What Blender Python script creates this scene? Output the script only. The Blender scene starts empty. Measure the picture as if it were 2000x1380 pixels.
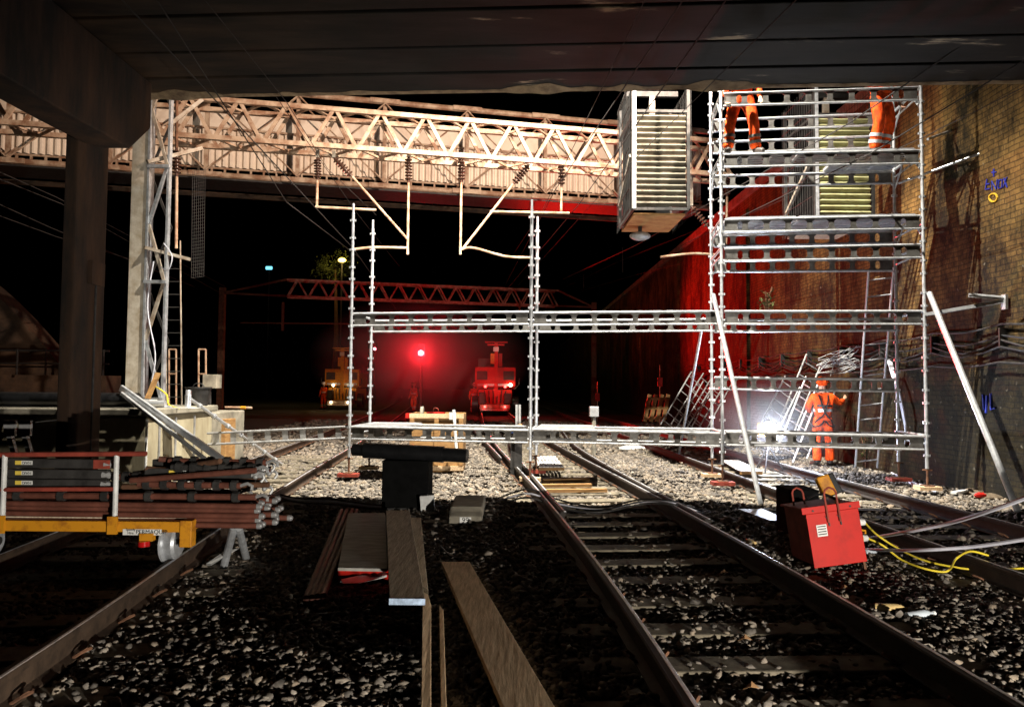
import bpy, math, random
import numpy as np
from mathutils import Vector, Matrix, Euler
random.seed(7); rng = np.random.default_rng(7)
R = math.radians
S = bpy.context.scene
COL = S.collection
# ------------------------------------------------------------------ camera
F = 1450.0
CAM = Vector((0, 0, 1.62))
PITCH, ROLL = math.atan(65/F), R(0.45)
fwd = Vector((0, math.cos(PITCH), math.sin(PITCH)))
rt = Vector((1, 0, 0)); upv = rt.cross(fwd)
rt, upv = (rt*math.cos(ROLL)+upv*math.sin(ROLL)), (upv*math.cos(ROLL)-rt*math.sin(ROLL))
cam = bpy.data.cameras.new('camera'); co = bpy.data.objects.new('camera', cam); COL.objects.link(co)
m = Matrix((rt, upv, -fwd)).transposed().to_4x4(); m.translation = CAM
co.matrix_world = m
cam.sensor_width = 36; cam.lens = F/2000*36; cam.clip_start = 0.05; cam.clip_end = 800
S.camera = co
S.view_settings.view_transform = 'Standard'; S.view_settings.look = 'None'
S.view_settings.exposure = -.3; S.view_settings.gamma = 1
S.render.resolution_x, S.render.resolution_y = 1024, 706
S.cycles.use_denoising = True
S.cycles.max_bounces = 6; S.cycles.diffuse_bounces = 1; S.cycles.glossy_bounces = 3; S.cycles.transmission_bounces = 4
S.cycles.volume_bounces = 0; S.cycles.sample_clamp_indirect = 4
def ray(px, py): return fwd + rt*((px-1000)/F) - upv*((py-690)/F)
def at(px, py, Y):
    d = ray(px, py); return CAM + d*(Y/d.y)
def gz(px, py, z):
    d = ray(px, py); return CAM + d*((z-CAM.z)/d.z)
# ------------------------------------------------------------------ world: night sky
W = bpy.data.worlds.new('World'); S.world = W; W.use_nodes = True
nt = W.node_tree; bg = nt.nodes['Background']
sky = nt.nodes.new('ShaderNodeTexSky'); sky.sky_type = 'NISHITA'; sky.sun_disc = False
sky.sun_elevation = R(-6); sky.sun_rotation = R(200)
nt.links.new(sky.outputs[0], bg.inputs[0]); bg.inputs[1].default_value = 0.002
# ------------------------------------------------------------------ lamps of the work site
def lamp(name, kind, loc, energy, color, size=0.1, aim=None, spot=None, blend=0.3):
    l = bpy.data.lights.new(name, kind); l.energy = energy; l.color = color
    if kind == 'AREA': l.size = size
    else: l.shadow_soft_size = size
    if spot: l.spot_size = R(spot); l.spot_blend = blend
    o = bpy.data.objects.new(name, l); COL.objects.link(o); o.location = loc
    if aim is not None: o.rotation_euler = (Vector(aim)-Vector(loc)).to_track_quat('-Z', 'Y').to_euler()
    return o
FLOOD_A = Vector((.4, 10.3, 12.2))
lamp('flood_light', 'SPOT', FLOOD_A, 44000, (1, .93, .80), .06, (.9, 13.6, 0), 98, .8)
FLOOD_B = Vector((4.6, 8.6, 9.3))
lamp('flood_light', 'SPOT', FLOOD_B, 12500, (1, .78, .62), .05, (-4.5, 20, 7.3), 80, .5)
FLOOD_C = Vector((3.5, -1.6, .46))
lamp('flood_light', 'SPOT', FLOOD_C, 4400, (1, .93, .82), .03, (.5, 6.0, -1.3), 82, .4)
WORK = at(1500, 840, 14.2)
lamp('work_light', 'POINT', WORK-Vector((0, .22, 0)), 280, (.72, .80, 1), .06)
RED = Vector((1.3, 36.2, 1.5))
lamp('added_red_flood', 'SPOT', RED, 14500, (1, .010, .006), .12, (6.6, 25, 5.6), 68, 1)  # added red flood that reddens the brick wall, its position made up
lamp('red_signal_light', 'POINT', at(822, 689, 39.3), 750, (1, .02, .03), .1)
lamp('street_light', 'POINT', at(668, 500, 62), 420, (1, .72, .18), .3)
lamp('vehicle_light', 'POINT', at(655, 752, 47), 36, (1, .75, .2), .15)
lamp('vehicle_red_light', 'POINT', at(966, 770, 39.6), 120, (1, .03, .02), .15)
lamp('platform_light', 'POINT', (-15.5, 21, 2.6), 32, (1, .42, .12), .2)

# ------------------------------------------------------------------ materials
def mat(name, col, rough=.7, metal=0, var=.35, scale=6, bump=.15, col2=None, streak=None, emit=None, obj=True, spec=.4, lo=.35, hi=.65):
    M = bpy.data.materials.new(name); M.use_nodes = True; n = M.node_tree; N = n.nodes; L = n.links
    b = N['Principled BSDF']; b.inputs['Roughness'].default_value = rough; b.inputs['Metallic'].default_value = metal
    b.inputs['Specular IOR Level'].default_value = spec
    c = (*col, 1)
    if emit:
        b.inputs['Base Color'].default_value = c
        b.inputs['Emission Color'].default_value = c; b.inputs['Emission Strength'].default_value = emit; return M
    tc = N.new('ShaderNodeTexCoord'); mp = N.new('ShaderNodeMapping')
    L.new(tc.outputs['Object'], mp.inputs[0])
    if streak: mp.inputs['Scale'].default_value = streak
    no = N.new('ShaderNodeTexNoise'); no.inputs['Scale'].default_value = scale; no.inputs['Detail'].default_value = 7; no.inputs['Roughness'].default_value = .65
    L.new(mp.outputs[0], no.inputs['Vector'])
    rp = N.new('ShaderNodeValToRGB'); L.new(no.outputs[0], rp.inputs[0])
    rp.color_ramp.elements[0].position = lo; rp.color_ramp.elements[1].position = hi
    d = col2 if col2 else tuple(x*(1-var) for x in col)
    rp.color_ramp.elements[0].color = (*d, 1)
    rp.color_ramp.elements[1].color = c if col2 else (*[min(1, x*(1+var*.5)) for x in col], 1)
    L.new(rp.outputs[0], b.inputs['Base Color'])
    if bump:
        bu = N.new('ShaderNodeBump'); bu.inputs['Strength'].default_value = bump; bu.inputs['Distance'].default_value = .02
        L.new(no.outputs[0], bu.inputs['Height']); L.new(bu.outputs[0], b.inputs['Normal'])
    return M
galv = mat('galvanised_steel', (.62, .64, .67), .38, .55, .35, 9, .05)
alu = mat('aluminium', (.7, .72, .75), .32, .6, .25, 8, .03)
beamm = mat('beam_steel', (.50, .50, .52), .33, .9, .3, 7, .04)
alud = mat('dull_aluminium', (.42, .42, .42), .5, .4, .35, 7, .05)
steel_w = mat('weathered_steel', (.45, .40, .33), .7, .1, .5, 5, .12, col2=(.22, .15, .10))
cream = mat('aged_cream_paint', (.50, .36, .25), .6, 0, .4, 4, .12, col2=(.27, .14, .08), lo=.4, hi=.6)
rusty = mat('rust', (.16, .075, .04), .85, .1, .5, 9, .3)
railm = mat('lit_rail_steel', (.060, .038, .024), .75, .2, .5, 8, .2)
casem = mat('matt_black_case', (.006, .006, .006), .95, 0, .3, 8, .05, spec=.05)
railm2 = mat('shaded_rail_steel', (.024, .017, .012), .7, .1, .5, 8, .2)
railh = mat('polished_rail_head', (.75, .76, .80), .35, .6, .35, 6, .03)
conc = mat('concrete', (.30, .27, .21), .9, 0, .5, 2.5, .3)
concp = mat('pale_concrete', (.46, .41, .28), .9, 0, .4, 2.2, .3, col2=(.26, .21, .13), streak=(1, 1, .35))  # paler, yellower concrete with vertical streaks
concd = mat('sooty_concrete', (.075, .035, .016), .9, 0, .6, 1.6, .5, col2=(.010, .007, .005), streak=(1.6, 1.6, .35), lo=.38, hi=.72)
sleepm = mat('sleeper_concrete', (.165, .14, .10), .95, 0, .4, 10, .3)
wood = mat('scaffold_board', (.78, .56, .34), .85, 0, .4, 7, .3, col2=(.45, .30, .17), streak=(6, .6, 6))
woodg = mat('grey_board', (.66, .56, .42), .85, 0, .4, 6, .35, col2=(.36, .29, .20), streak=(8, .7, 8))
woodp = mat('pale_softwood', (.42, .24, .09), .7, 0, .4, 5, .15, col2=(.26, .13, .045), streak=(1, 1, 5))
ply = mat('plywood', (.34, .33, .30), .7, 0, .4, 4, .1, col2=(.2, .19, .17), streak=(1, 3, 1))
blackm = mat('black_plastic', (.012, .012, .013), .35, 0, .4, 8, .05)
darkm = mat('dark_steel', (.045, .042, .04), .6, .3, .5, 8, .15)
redp = mat('red_paint', (.50, .014, .008), .55, 0, .22, 4, .06, col2=(.36, .012, .007), spec=.25, lo=.3, hi=.5)
redd = mat('dull_red', (.30, .05, .03), .7, 0, .4, 6, .1)
orangem = mat('orange_workwear', (.95, .085, .008), .8, 0, .5, 7, 1.0, streak=(1.6, 1.6, 1), spec=.2, lo=.4, hi=.6)
yellowm = mat('yellow_paint', (.60, .25, .010), .55, 0, .3, 7, .1, col2=(.36, .13, .01), lo=.36, hi=.5)
yelcab = mat('yellow_cable', (.80, .62, .05), .5, 0, .1, 5, 0)
whitem = mat('white_paint', (.72, .72, .70), .5, 0, .25, 6, .08)
greycab = mat('grey_cable', (.72, .72, .80), .5, 0, .15, 5, 0)
blackcab = mat('black_cable', (.02, .02, .022), .5, 0, .3, 5, 0)
wirem = mat('contact_wire', (.035, .03, .028), .9, 0, .3, 5, 0)
reflm = mat('reflective_tape', (.55, .57, .60), .35, .2, .1, 8, 0)
skinm = mat('skin', (.50, .28, .19), .6, 0, .1, 8, .03)
bootm = mat('boot_leather', (.03, .022, .018), .6, 0, .3, 9, .1)
bluem = mat('blue_plastic', (.03, .09, .35), .5, 0, .3, 6, .05)
insul = mat('brown_glaze', (.10, .05, .035), .25, 0, .3, 6, .03)
labelw = mat('label_white', (.75, .75, .72), .6, 0, .1, 9, 0)
labely = mat('label_yellow', (.75, .55, .08), .6, 0, .1, 9, 0)
letter = mat('lettering_black', (.01, .01, .01), .6, 0, .1, 9, 0)
paintb = mat('blue_spray_paint', (.02, .04, .42), .7, 0, .1, 9, 0)
painty = mat('yellow_spray_paint', (.8, .5, .04), .7, 0, .1, 9, 0)
bottlem = mat('amber_bottle_plastic', (.62, .45, .20), .25, 0, .2, 9, .05)
clearm = mat('clear_bottle_plastic', (.5, .55, .6), .15, 0, .2, 9, .05)
tubem = mat('red_brown_tube', (.15, .05, .032), .6, .1, .4, 8, .15)
leafm = mat('foliage', (.09, .11, .03), .8, 0, .4, 3, 0)
leafd = mat('dry_leaf', (.40, .22, .10), .8, 0, .3, 9, .1)
sheetc = mat('cream_cladding', (.84, .69, .55), .55, 0, .2, 1.6, .05, col2=(.66, .50, .38), lo=.25, hi=.5)
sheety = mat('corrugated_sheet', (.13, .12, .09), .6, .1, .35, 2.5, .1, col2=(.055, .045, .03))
sheetw = mat('yellow_corrugated_sheet', (.46, .46, .24), .5, .1, .3, 2.5, .1, col2=(.28, .26, .13))  # pale yellow sheet for the cage behind the tower
sacking = mat('sacking', (.16, .12, .08), .95, 0, .4, 12, .5)
flameR = mat('red_lamp_lens', (1, .05, .04), .3, emit=16)
sigR = mat('red_signal_lens', (1, .22, .28), .3, emit=40)
flameW = mat('white_lamp_lens', (.80, .86, 1), .3, emit=300)
flameY = mat('yellow_lamp_lens', (1, .70, .12), .3, emit=9)
warmW = mat('warm_lamp_lens', (1, .75, .45), .3, emit=25)
cyanW = mat('blue_lamp_lens', (.20, .75, .95), .3, emit=2.2)
def tweak_fresh(): pass

def brick_material():
    M = bpy.data.materials.new('stained_shaded_brick'); M.use_nodes = True; n = M.node_tree; N = n.nodes; L = n.links
    b = N['Principled BSDF']; b.inputs['Roughness'].default_value = .85; b.inputs['Specular IOR Level'].default_value = .25
    tc = N.new('ShaderNodeTexCoord'); sp = N.new('ShaderNodeSeparateXYZ'); cb = N.new('ShaderNodeCombineXYZ')
    L.new(tc.outputs['Object'], sp.inputs[0]); L.new(sp.outputs[1], cb.inputs[0]); L.new(sp.outputs[2], cb.inputs[1]); L.new(sp.outputs[0], cb.inputs[2])
    nz = N.new('ShaderNodeTexNoise'); nz.inputs['Scale'].default_value = 4; nz.inputs['Detail'].default_value = 4
    L.new(cb.outputs[0], nz.inputs['Vector'])
    mx0 = N.new('ShaderNodeVectorMath'); mx0.operation = 'MULTIPLY_ADD'
    L.new(nz.outputs['Color'], mx0.inputs[0]); mx0.inputs[1].default_value = (.06, .05, 0); L.new(cb.outputs[0], mx0.inputs[2])
    br = N.new('ShaderNodeTexBrick'); L.new(mx0.outputs[0], br.inputs['Vector'])
    br.inputs['Scale'].default_value = 1; br.inputs['Brick Width'].default_value = .235; br.inputs['Row Height'].default_value = .082
    br.inputs['Mortar Size'].default_value = .009; br.inputs['Bias'].default_value = -.35
    br.inputs['Color1'].default_value = (.30, .235, .13, 1); br.inputs['Color2'].default_value = (.17, .13, .07, 1); br.inputs['Mortar'].default_value = (.12, .095, .06, 1)
    n2 = N.new('ShaderNodeTexNoise'); n2.inputs['Scale'].default_value = .55; n2.inputs['Detail'].default_value = 10; n2.inputs['Roughness'].default_value = .82
    mp = N.new('ShaderNodeMapping'); mp.inputs['Scale'].default_value = (1.3, .6, 1); L.new(cb.outputs[0], mp.inputs[0]); L.new(mp.outputs[0], n2.inputs['Vector'])
    rp = N.new('ShaderNodeValToRGB'); L.new(n2.outputs[0], rp.inputs[0])
    rp.color_ramp.elements[0].position = .42; rp.color_ramp.elements[0].color = (.10, .105, .09, 1)
    rp.color_ramp.elements[1].position = .62; rp.color_ramp.elements[1].color = (1.25, 1.1, .85, 1)
    mx = N.new('ShaderNodeMix'); mx.data_type = 'RGBA'; mx.blend_type = 'MULTIPLY'; mx.inputs[0].default_value = 1
    L.new(br.outputs[0], mx.inputs[6]); L.new(rp.outputs[0], mx.inputs[7])
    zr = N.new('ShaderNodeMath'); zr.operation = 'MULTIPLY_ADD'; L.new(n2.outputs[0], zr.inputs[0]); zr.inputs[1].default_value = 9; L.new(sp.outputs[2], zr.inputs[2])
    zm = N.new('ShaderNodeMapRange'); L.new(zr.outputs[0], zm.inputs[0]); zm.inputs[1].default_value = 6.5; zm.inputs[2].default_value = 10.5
    zc = N.new('ShaderNodeMix'); zc.data_type = 'RGBA'; L.new(zm.outputs[0], zc.inputs[0]); zc.inputs[6].default_value = (.10, .105, .085, 1); zc.inputs[7].default_value = (.88, .73, .52, 1)  # base dimmed and top warmed in colour, for lamp falloff as well as algae
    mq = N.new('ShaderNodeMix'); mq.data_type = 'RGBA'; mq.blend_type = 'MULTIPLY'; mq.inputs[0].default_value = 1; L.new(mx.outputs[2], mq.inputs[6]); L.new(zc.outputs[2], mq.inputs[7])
    n3 = N.new('ShaderNodeTexNoise'); n3.inputs['Scale'].default_value = 9; n3.inputs['Detail'].default_value = 6; L.new(cb.outputs[0], n3.inputs['Vector'])
    r3 = N.new('ShaderNodeValToRGB'); r3.color_ramp.elements[0].position = .66; r3.color_ramp.elements[1].position = .74
    r3.color_ramp.elements[0].color = (0, 0, 0, 1); r3.color_ramp.elements[1].color = (.55, .55, .55, 1); L.new(n3.outputs[0], r3.inputs[0])
    m2 = N.new('ShaderNodeMix'); m2.data_type = 'RGBA'; L.new(r3.outputs[0], m2.inputs[0]); L.new(mq.outputs[2], m2.inputs[6]); m2.inputs[7].default_value = (.22, .20, .16, 1)
    L.new(m2.outputs[2], b.inputs['Base Color'])
    ma = N.new('ShaderNodeMath'); ma.operation = 'MULTIPLY_ADD'; L.new(br.outputs['Fac'], ma.inputs[0]); ma.inputs[1].default_value = -1; L.new(n3.outputs[0], ma.inputs[2])
    bu = N.new('ShaderNodeBump'); bu.inputs['Strength'].default_value = .9; bu.inputs['Distance'].default_value = .022
    L.new(ma.outputs[0], bu.inputs['Height']); L.new(bu.outputs[0], b.inputs['Normal'])
    return M
brick = brick_material()
def soffit_material():
    M = bpy.data.materials.new('sooty_soffit'); M.use_nodes = True; n = M.node_tree; N = n.nodes; L = n.links
    b = N['Principled BSDF']; b.inputs['Roughness'].default_value = .8; b.inputs['Specular IOR Level'].default_value = .3
    tc = N.new('ShaderNodeTexCoord'); mp = N.new('ShaderNodeMapping'); mp.inputs['Scale'].default_value = (.28, 1.1, 1); L.new(tc.outputs['Object'], mp.inputs[0])
    n1 = N.new('ShaderNodeTexNoise'); n1.inputs['Scale'].default_value = 1.5; n1.inputs['Detail'].default_value = 9; n1.inputs['Roughness'].default_value = .6; L.new(mp.outputs[0], n1.inputs['Vector'])
    r1 = N.new('ShaderNodeValToRGB'); L.new(n1.outputs[0], r1.inputs[0]); e = r1.color_ramp.elements
    e[0].position = .42; e[0].color = (.004, .0036, .0033, 1); e[1].position = .61; e[1].color = (.016, .0135, .0115, 1)
    x = e.new(.635); x.color = (.09, .075, .06, 1); x = e.new(.66); x.color = (.40, .32, .22, 1)
    sp = N.new('ShaderNodeSeparateXYZ'); L.new(tc.outputs['Object'], sp.inputs[0])
    mr = N.new('ShaderNodeMapRange'); L.new(sp.outputs[0], mr.inputs[0]); mr.inputs[1].default_value = -1.5; mr.inputs[2].default_value = -6
    m2 = N.new('ShaderNodeMix'); m2.data_type = 'RGBA'; L.new(mr.outputs[0], m2.inputs[0]); L.new(r1.outputs[0], m2.inputs[6]); 
    r2 = N.new('ShaderNodeValToRGB'); L.new(n1.outputs[0], r2.inputs[0]); r2.color_ramp.elements[0].position = .42; r2.color_ramp.elements[0].color = (.009, .006, .004, 1)
    r2.color_ramp.elements[1].position = .66; r2.color_ramp.elements[1].color = (.09, .048, .023, 1); L.new(r2.outputs[0], m2.inputs[7])
    L.new(m2.outputs[2], b.inputs['Base Color'])
    bu = N.new('ShaderNodeBump'); bu.inputs['Strength'].default_value = .4; bu.inputs['Distance'].default_value = .03
    L.new(n1.outputs[0], bu.inputs['Height']); L.new(bu.outputs[0], b.inputs['Normal'])
    return M
soffm = soffit_material()
def stone_material():
    M = bpy.data.materials.new('ballast_stone'); M.use_nodes = True; n = M.node_tree; N = n.nodes; L = n.links
    b = N['Principled BSDF']; b.inputs['Roughness'].default_value = .95; b.inputs['Specular IOR Level'].default_value = .08
    ge = N.new('ShaderNodeNewGeometry'); rp = N.new('ShaderNodeValToRGB'); L.new(ge.outputs['Random Per Island'], rp.inputs[0])
    e = rp.color_ramp.elements; e[0].color = (.09, .08, .07, 1); e[1].position = 1; e[1].color = (.30, .27, .23, 1)
    x = e.new(.5); x.color = (.19, .165, .14, 1); x = e.new(.72); x.color = (.24, .19, .14, 1)
    no = N.new('ShaderNodeTexNoise'); no.inputs['Scale'].default_value = 30; no.inputs['Detail'].default_value = 4
    tc = N.new('ShaderNodeTexCoord'); L.new(tc.outputs['Object'], no.inputs['Vector'])
    mx = N.new('ShaderNodeMix'); mx.data_type = 'RGBA'; mx.blend_type = 'MULTIPLY'; mx.inputs[0].default_value = .7
    L.new(rp.outputs[0], mx.inputs[6]); L.new(no.outputs[0], mx.inputs[7]); 
    g = N.new('ShaderNodeVectorMath'); g.operation = 'SCALE'; g.inputs[3].default_value = 1.45; L.new(mx.outputs[2], g.inputs[0]); L.new(g.outputs[0], b.inputs['Base Color'])
    bu = N.new('ShaderNodeBump'); bu.inputs['Strength'].default_value = .4; bu.inputs['Distance'].default_value = .01
    L.new(no.outputs[0], bu.inputs['Height']); L.new(bu.outputs[0], b.inputs['Normal'])
    return M
stonem = stone_material()
groundm = mat('dark_ground', (.085, .07, .052), .95, 0, .6, 14, .9, col2=(.025, .02, .016))
darkwallm = mat('dark_masonry', (.17, .10, .06), .9, 0, .5, 1.2, .3, col2=(.05, .035, .025))

# ------------------------------------------------------------------ mesh builder
ICO = None
class MB:
    def __init__(s): s.v = []; s.f = []; s.M = None
    def add(s, vs, fs):
        k = len(s.v)
        if s.M is not None: vs = [s.M @ Vector(p) for p in vs]
        s.v += [tuple(p) for p in vs]; s.f += [tuple(i+k for i in f) for f in fs]; return s
    def hexa(s, p):
        return s.add(p, [(0,3,2,1),(4,5,6,7),(0,1,5,4),(1,2,6,5),(2,3,7,6),(3,0,4,7)])
    def box(s, x0, x1, y0, y1, z0, z1):
        return s.hexa([(x0,y0,z0),(x1,y0,z0),(x1,y1,z0),(x0,y1,z0),(x0,y0,z1),(x1,y0,z1),(x1,y1,z1),(x0,y1,z1)])
    def bar(s, p, q, w, h, up=(0,0,1)):
        p, q = Vector(p), Vector(q); d = (q-p).normalized(); u = Vector(up); a = d.cross(u)
        if a.length < 1e-4: a = d.cross(Vector((0,1,0)))
        a.normalize(); u = a.cross(d).normalized(); a = a*(w/2); u = u*(h/2)
        return s.hexa([p-a-u, p+a-u, p+a+u, p-a+u, q-a-u, q+a-u, q+a+u, q-a+u])
    def tube(s, p, q, r, r2=None, n=8):
        p, q = Vector(p), Vector(q); r2 = r if r2 is None else r2; d = (q-p).normalized()
        a = d.cross(Vector((0,0,1))) if abs(d.z) < .9 else d.cross(Vector((0,1,0))); a.normalize(); b = d.cross(a)
        vs = [c+(a*math.cos(t)+b*math.sin(t))*rr for c, rr in ((p, r), (q, r2)) for t in [2*math.pi*i/n for i in range(n)]]
        fs = [(i, n+i, n+(i+1)%n, (i+1)%n) for i in range(n)]+[tuple(range(n)), tuple(range(2*n-1, n-1, -1))]
        return s.add(vs, fs)
    def poly(s, pts, r, n=6):
        pts = [Vector(p) for p in pts]; rings = []; a = None
        for i, p in enumerate(pts):
            d = (pts[min(i+1, len(pts)-1)]-pts[max(i-1, 0)]).normalized()
            if a is None: a = d.cross(Vector((0,0,1))) if abs(d.z) < .9 else d.cross(Vector((0,1,0)))
            a = (a-d*a.dot(d)).normalized(); b = d.cross(a); rr = r[i] if isinstance(r, (list, tuple)) else r
            rings += [p+(a*math.cos(2*math.pi*k/n)+b*math.sin(2*math.pi*k/n))*rr for k in range(n)]
        fs = [(i*n+k, (i+1)*n+k, (i+1)*n+(k+1)%n, i*n+(k+1)%n) for i in range(len(pts)-1) for k in range(n)]
        fs += [tuple(range(n)), tuple(range(len(rings)-1, len(rings)-n-1, -1))]
        return s.add(rings, fs)
    def lathe(s, prof, n=12, M=None):
        vs = [Vector((r*math.cos(2*math.pi*k/n), r*math.sin(2*math.pi*k/n), z)) for r, z in prof for k in range(n)]
        if M is not None: vs = [M @ v for v in vs]
        fs = [(i*n+k, i*n+(k+1)%n, (i+1)*n+(k+1)%n, (i+1)*n+k) for i in range(len(prof)-1) for k in range(n)]
        fs += [tuple(range(n-1, -1, -1)), tuple(range(len(vs)-n, len(vs)))]
        return s.add(vs, fs)
    def prism(s, pts, off):
        pts = [Vector(p) for p in pts]; n = len(pts); off = Vector(off)
        return s.add(pts+[p+off for p in pts], [tuple(range(n-1, -1, -1)), tuple(range(n, 2*n))]+[(i, (i+1)%n, n+(i+1)%n, n+i) for i in range(n)])
    def ball(s, c, r, sx=1, sy=1, sz=1, n=10):
        pr = [(math.sin(math.pi*i/n)*r+1e-4, -math.cos(math.pi*i/n)*r) for i in range(n+1)]
        return s.lathe(pr, n, Matrix.Translation(Vector(c)) @ Matrix.Diagonal((sx, sy, sz, 1)))
    def build(s, name, m, parent=None, smooth=False, bevel=0):
        me = bpy.data.meshes.new(name)
        base = Vector((0,0,0))
        if parent is None and s.v:
            a = np.array(s.v); base = Vector(((a[:,0].min()+a[:,0].max())/2, (a[:,1].min()+a[:,1].max())/2, a[:,2].min()))
        elif parent is not None: base = Vector(parent.location) if parent.parent is None else Vector(parent['_o'])
        me.from_pydata([tuple(Vector(p)-base) for p in s.v], [], s.f); me.materials.append(m)
        if smooth:
            me.polygons.foreach_set('use_smooth', [True]*len(me.polygons))
            try: me.set_sharp_from_angle(angle=R(35))
            except Exception: pass
        me.update()
        o = bpy.data.objects.new(name, me); COL.objects.link(o)
        if parent is None: o.location = base
        else: o.parent = parent
        OFF[o.name] = base
        if parent is not None: o['_o'] = tuple(base)
        if bevel:
            b = o.modifiers.new('edge', 'BEVEL'); b.width = bevel; b.segments = 2; b.limit_method = 'ANGLE'
        return o
OFF = {}
def tag(o, label=None, cat=None, group=None, kind=None):
    if label: o['label'] = label
    if cat: o['category'] = cat
    if group: o['group'] = group
    if kind: o['kind'] = kind
    return o
def thing(name, loc, label, cat, group=None):
    o = bpy.data.objects.new(name, None); COL.objects.link(o); o.location = loc; o.empty_display_size = .2
    return tag(o, label, cat, group)
def struct(name, mb, m): return tag(mb.build(name, m), kind='structure')
def text(body, size, M, m, parent, name='lettering', ext=.002):
    cu = bpy.data.curves.new(name, 'FONT'); cu.body = body; cu.size = size; cu.align_x = 'CENTER'; cu.align_y = 'CENTER'; cu.extrude = ext
    t = bpy.data.objects.new('tmp', cu); COL.objects.link(t); bpy.context.view_layer.update()
    me = bpy.data.meshes.new_from_object(t.evaluated_get(bpy.context.evaluated_depsgraph_get()))
    bpy.data.objects.remove(t); me.name = name; base = Vector(parent['_o']) if parent.parent else Vector(parent.location)
    me.transform(Matrix.Translation(-base) @ M); me.materials.clear(); me.materials.append(m)
    o = bpy.data.objects.new(name, me); COL.objects.link(o); o.parent = parent; o['_o'] = tuple(base); return o
FACE = Matrix(((1,0,0,0),(0,0,-1,0),(0,1,0,0),(0,0,0,1)))   # text plane standing up, readable from -Y
def smooth_path(pts, k=6):
    pts = [Vector(p) for p in pts]; out = []
    for i in range(len(pts)-1):
        p0, p1, p2, p3 = pts[max(i-1,0)], pts[i], pts[i+1], pts[min(i+2, len(pts)-1)]
        for j in range(k):
            t = j/k; out.append(.5*((2*p1)+(p2-p0)*t+(2*p0-5*p1+4*p2-p3)*t*t+(3*p1-p0-3*p2+p3)*t**3))
    return out+[pts[-1]]

# ------------------------------------------------------------------ ground
g = MB(); g.add([(-60,-15,-.02),(60,-15,-.02),(60,400,-.02),(-60,400,-.02)], [(0,1,2,3)])
struct('ground', g, groundm)
# track centre lines  X(Y)
TR = {'left': ([-6, 2, 3.5, 6.1, 7.7, 12.2, 17, 30, 50, 83, 120], [-3.0, -3.12, -3.20, -3.51, -3.70, -4.12, -4.47, -5.6, -7.6, -11.5, -17]),
      'mid': ([-6, 2, 3.4, 5.3, 10, 18.7, 30, 43, 60, 120], [1.75, 1.62, 1.585, 1.52, 1.16, .33, -.4, -1.0, -1.8, -5]),
      'right': ([-6, 2, 6, 9, 11.5, 17, 30, 50, 120], [5.1, 4.95, 4.74, 4.62, 4.5, 4.35, 3.9, 3.2, .5])}
def interp(t, Y): return np.interp(Y, *TR[t])
def smx(t, Y):
    return float(np.mean([np.interp(Y+d, *TR[t]) for d in (-1.6, -.8, 0, .8, 1.6)]))
RT = .19
def rail_pts(t, off, y0, y1, step=.7):
    out = []; y = y0
    while y < y1: out.append(Vector((smx(t, y)+off, y, 0))); y += step*(1+y*.03)
    return out
PROF = [(-.07, .03), (.07, .03), (.07, .042), (.012, .055), (.012, .145), (.034, .155), (.036, .180), (.028, .190), (-.028, .190), (-.036, .180), (-.034, .155), (-.012, .145), (-.012, .055), (-.07, .042)]
def sweep(pts, prof):
    mb = MB(); n = len(prof); vs = []
    for i, p in enumerate(pts):
        d = (pts[min(i+1, len(pts)-1)]-pts[max(i-1, 0)]).normalized(); s = Vector((d.y, -d.x, 0))
        vs += [p+s*a+Vector((0,0,b)) for a, b in prof]
    fs = [(i*n+k, i*n+(k+1)%n, (i+1)*n+(k+1)%n, (i+1)*n+k) for i in range(len(pts)-1) for k in range(n)]
    return mb.add(vs, fs+[tuple(range(n-1,-1,-1)), tuple(range(len(vs)-n, len(vs)))])
def make_rail(pts, label, clips=True, group='running rails of the three tracks'):
    t = thing('rail', pts[0], label, 'rail', group)
    sweep(pts, PROF).build('web', railm if abs(pts[0].x) > 2.2 and pts[0].x < 0 else railm2, t)  # left track gets the lit brown, other rails have side shade in their colour
    sweep([p+Vector((0,0,.0015)) for p in pts], [(.006, .1895), (.029, .1895), (.025, .1922), (.009, .1922)]).build('running_surface', railh, t)
    if clips:
        c = MB()
        for i in range(0, 34):
            y = .05+.62*i+1.86
            p = [q for q in pts if q.y <= y]
            if not p or p[-1] == pts[-1]: continue
            a = p[-1]; b = pts[pts.index(a)+1]; f = (y-a.y)/(b.y-a.y); q = a.lerp(b, f)
            for s in (-1, 1):
                c.poly([q+Vector((s*.055, -.05, .045)), q+Vector((s*.10, -.045, .075)), q+Vector((s*.13, 0, .085)), q+Vector((s*.10, .05, .075)), q+Vector((s*.06, .03, .05))], .009, 5)
        if c.v: tag(c.build('rail_clips', rusty, t), 'rusty spring clips holding the rail foot', kind='stuff')
    return t
make_rail(rail_pts('left', -.7525, -4, 110), 'rail under the left wheels of the loaded trolley')
make_rail(rail_pts('left', .7525, -4, 110), 'long curving rail with a lit brown side, nearest the trestle legs')
make_rail(rail_pts('mid', -.7525, -4, 110), 'rail of the middle track beside the loose planks')
make_rail(rail_pts('mid', .7525, -4, 110), 'rail of the middle track nearest the red transformer')
make_rail(rail_pts('right', -.7525, -4, 110), 'rail passing behind the red transformer')
make_rail(rail_pts('right', .7525, -4, 110), 'rail closest to the brick retaining wall')
def branch(p0, label, off0, off1):
    pts = [Vector((smx('mid', y)+off0+(off1-off0)*max(0, (y-y0)/(y1-y0))**2, y, .002)) for y0, y1 in [p0] for y in np.arange(y0, y1, .9)]
    make_rail(pts, label, False, 'switch rails of the turnout')
branch((8.6, 34), 'thin switch rail lying against the planks side rail of the middle track', -.66, 1.2)
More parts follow.
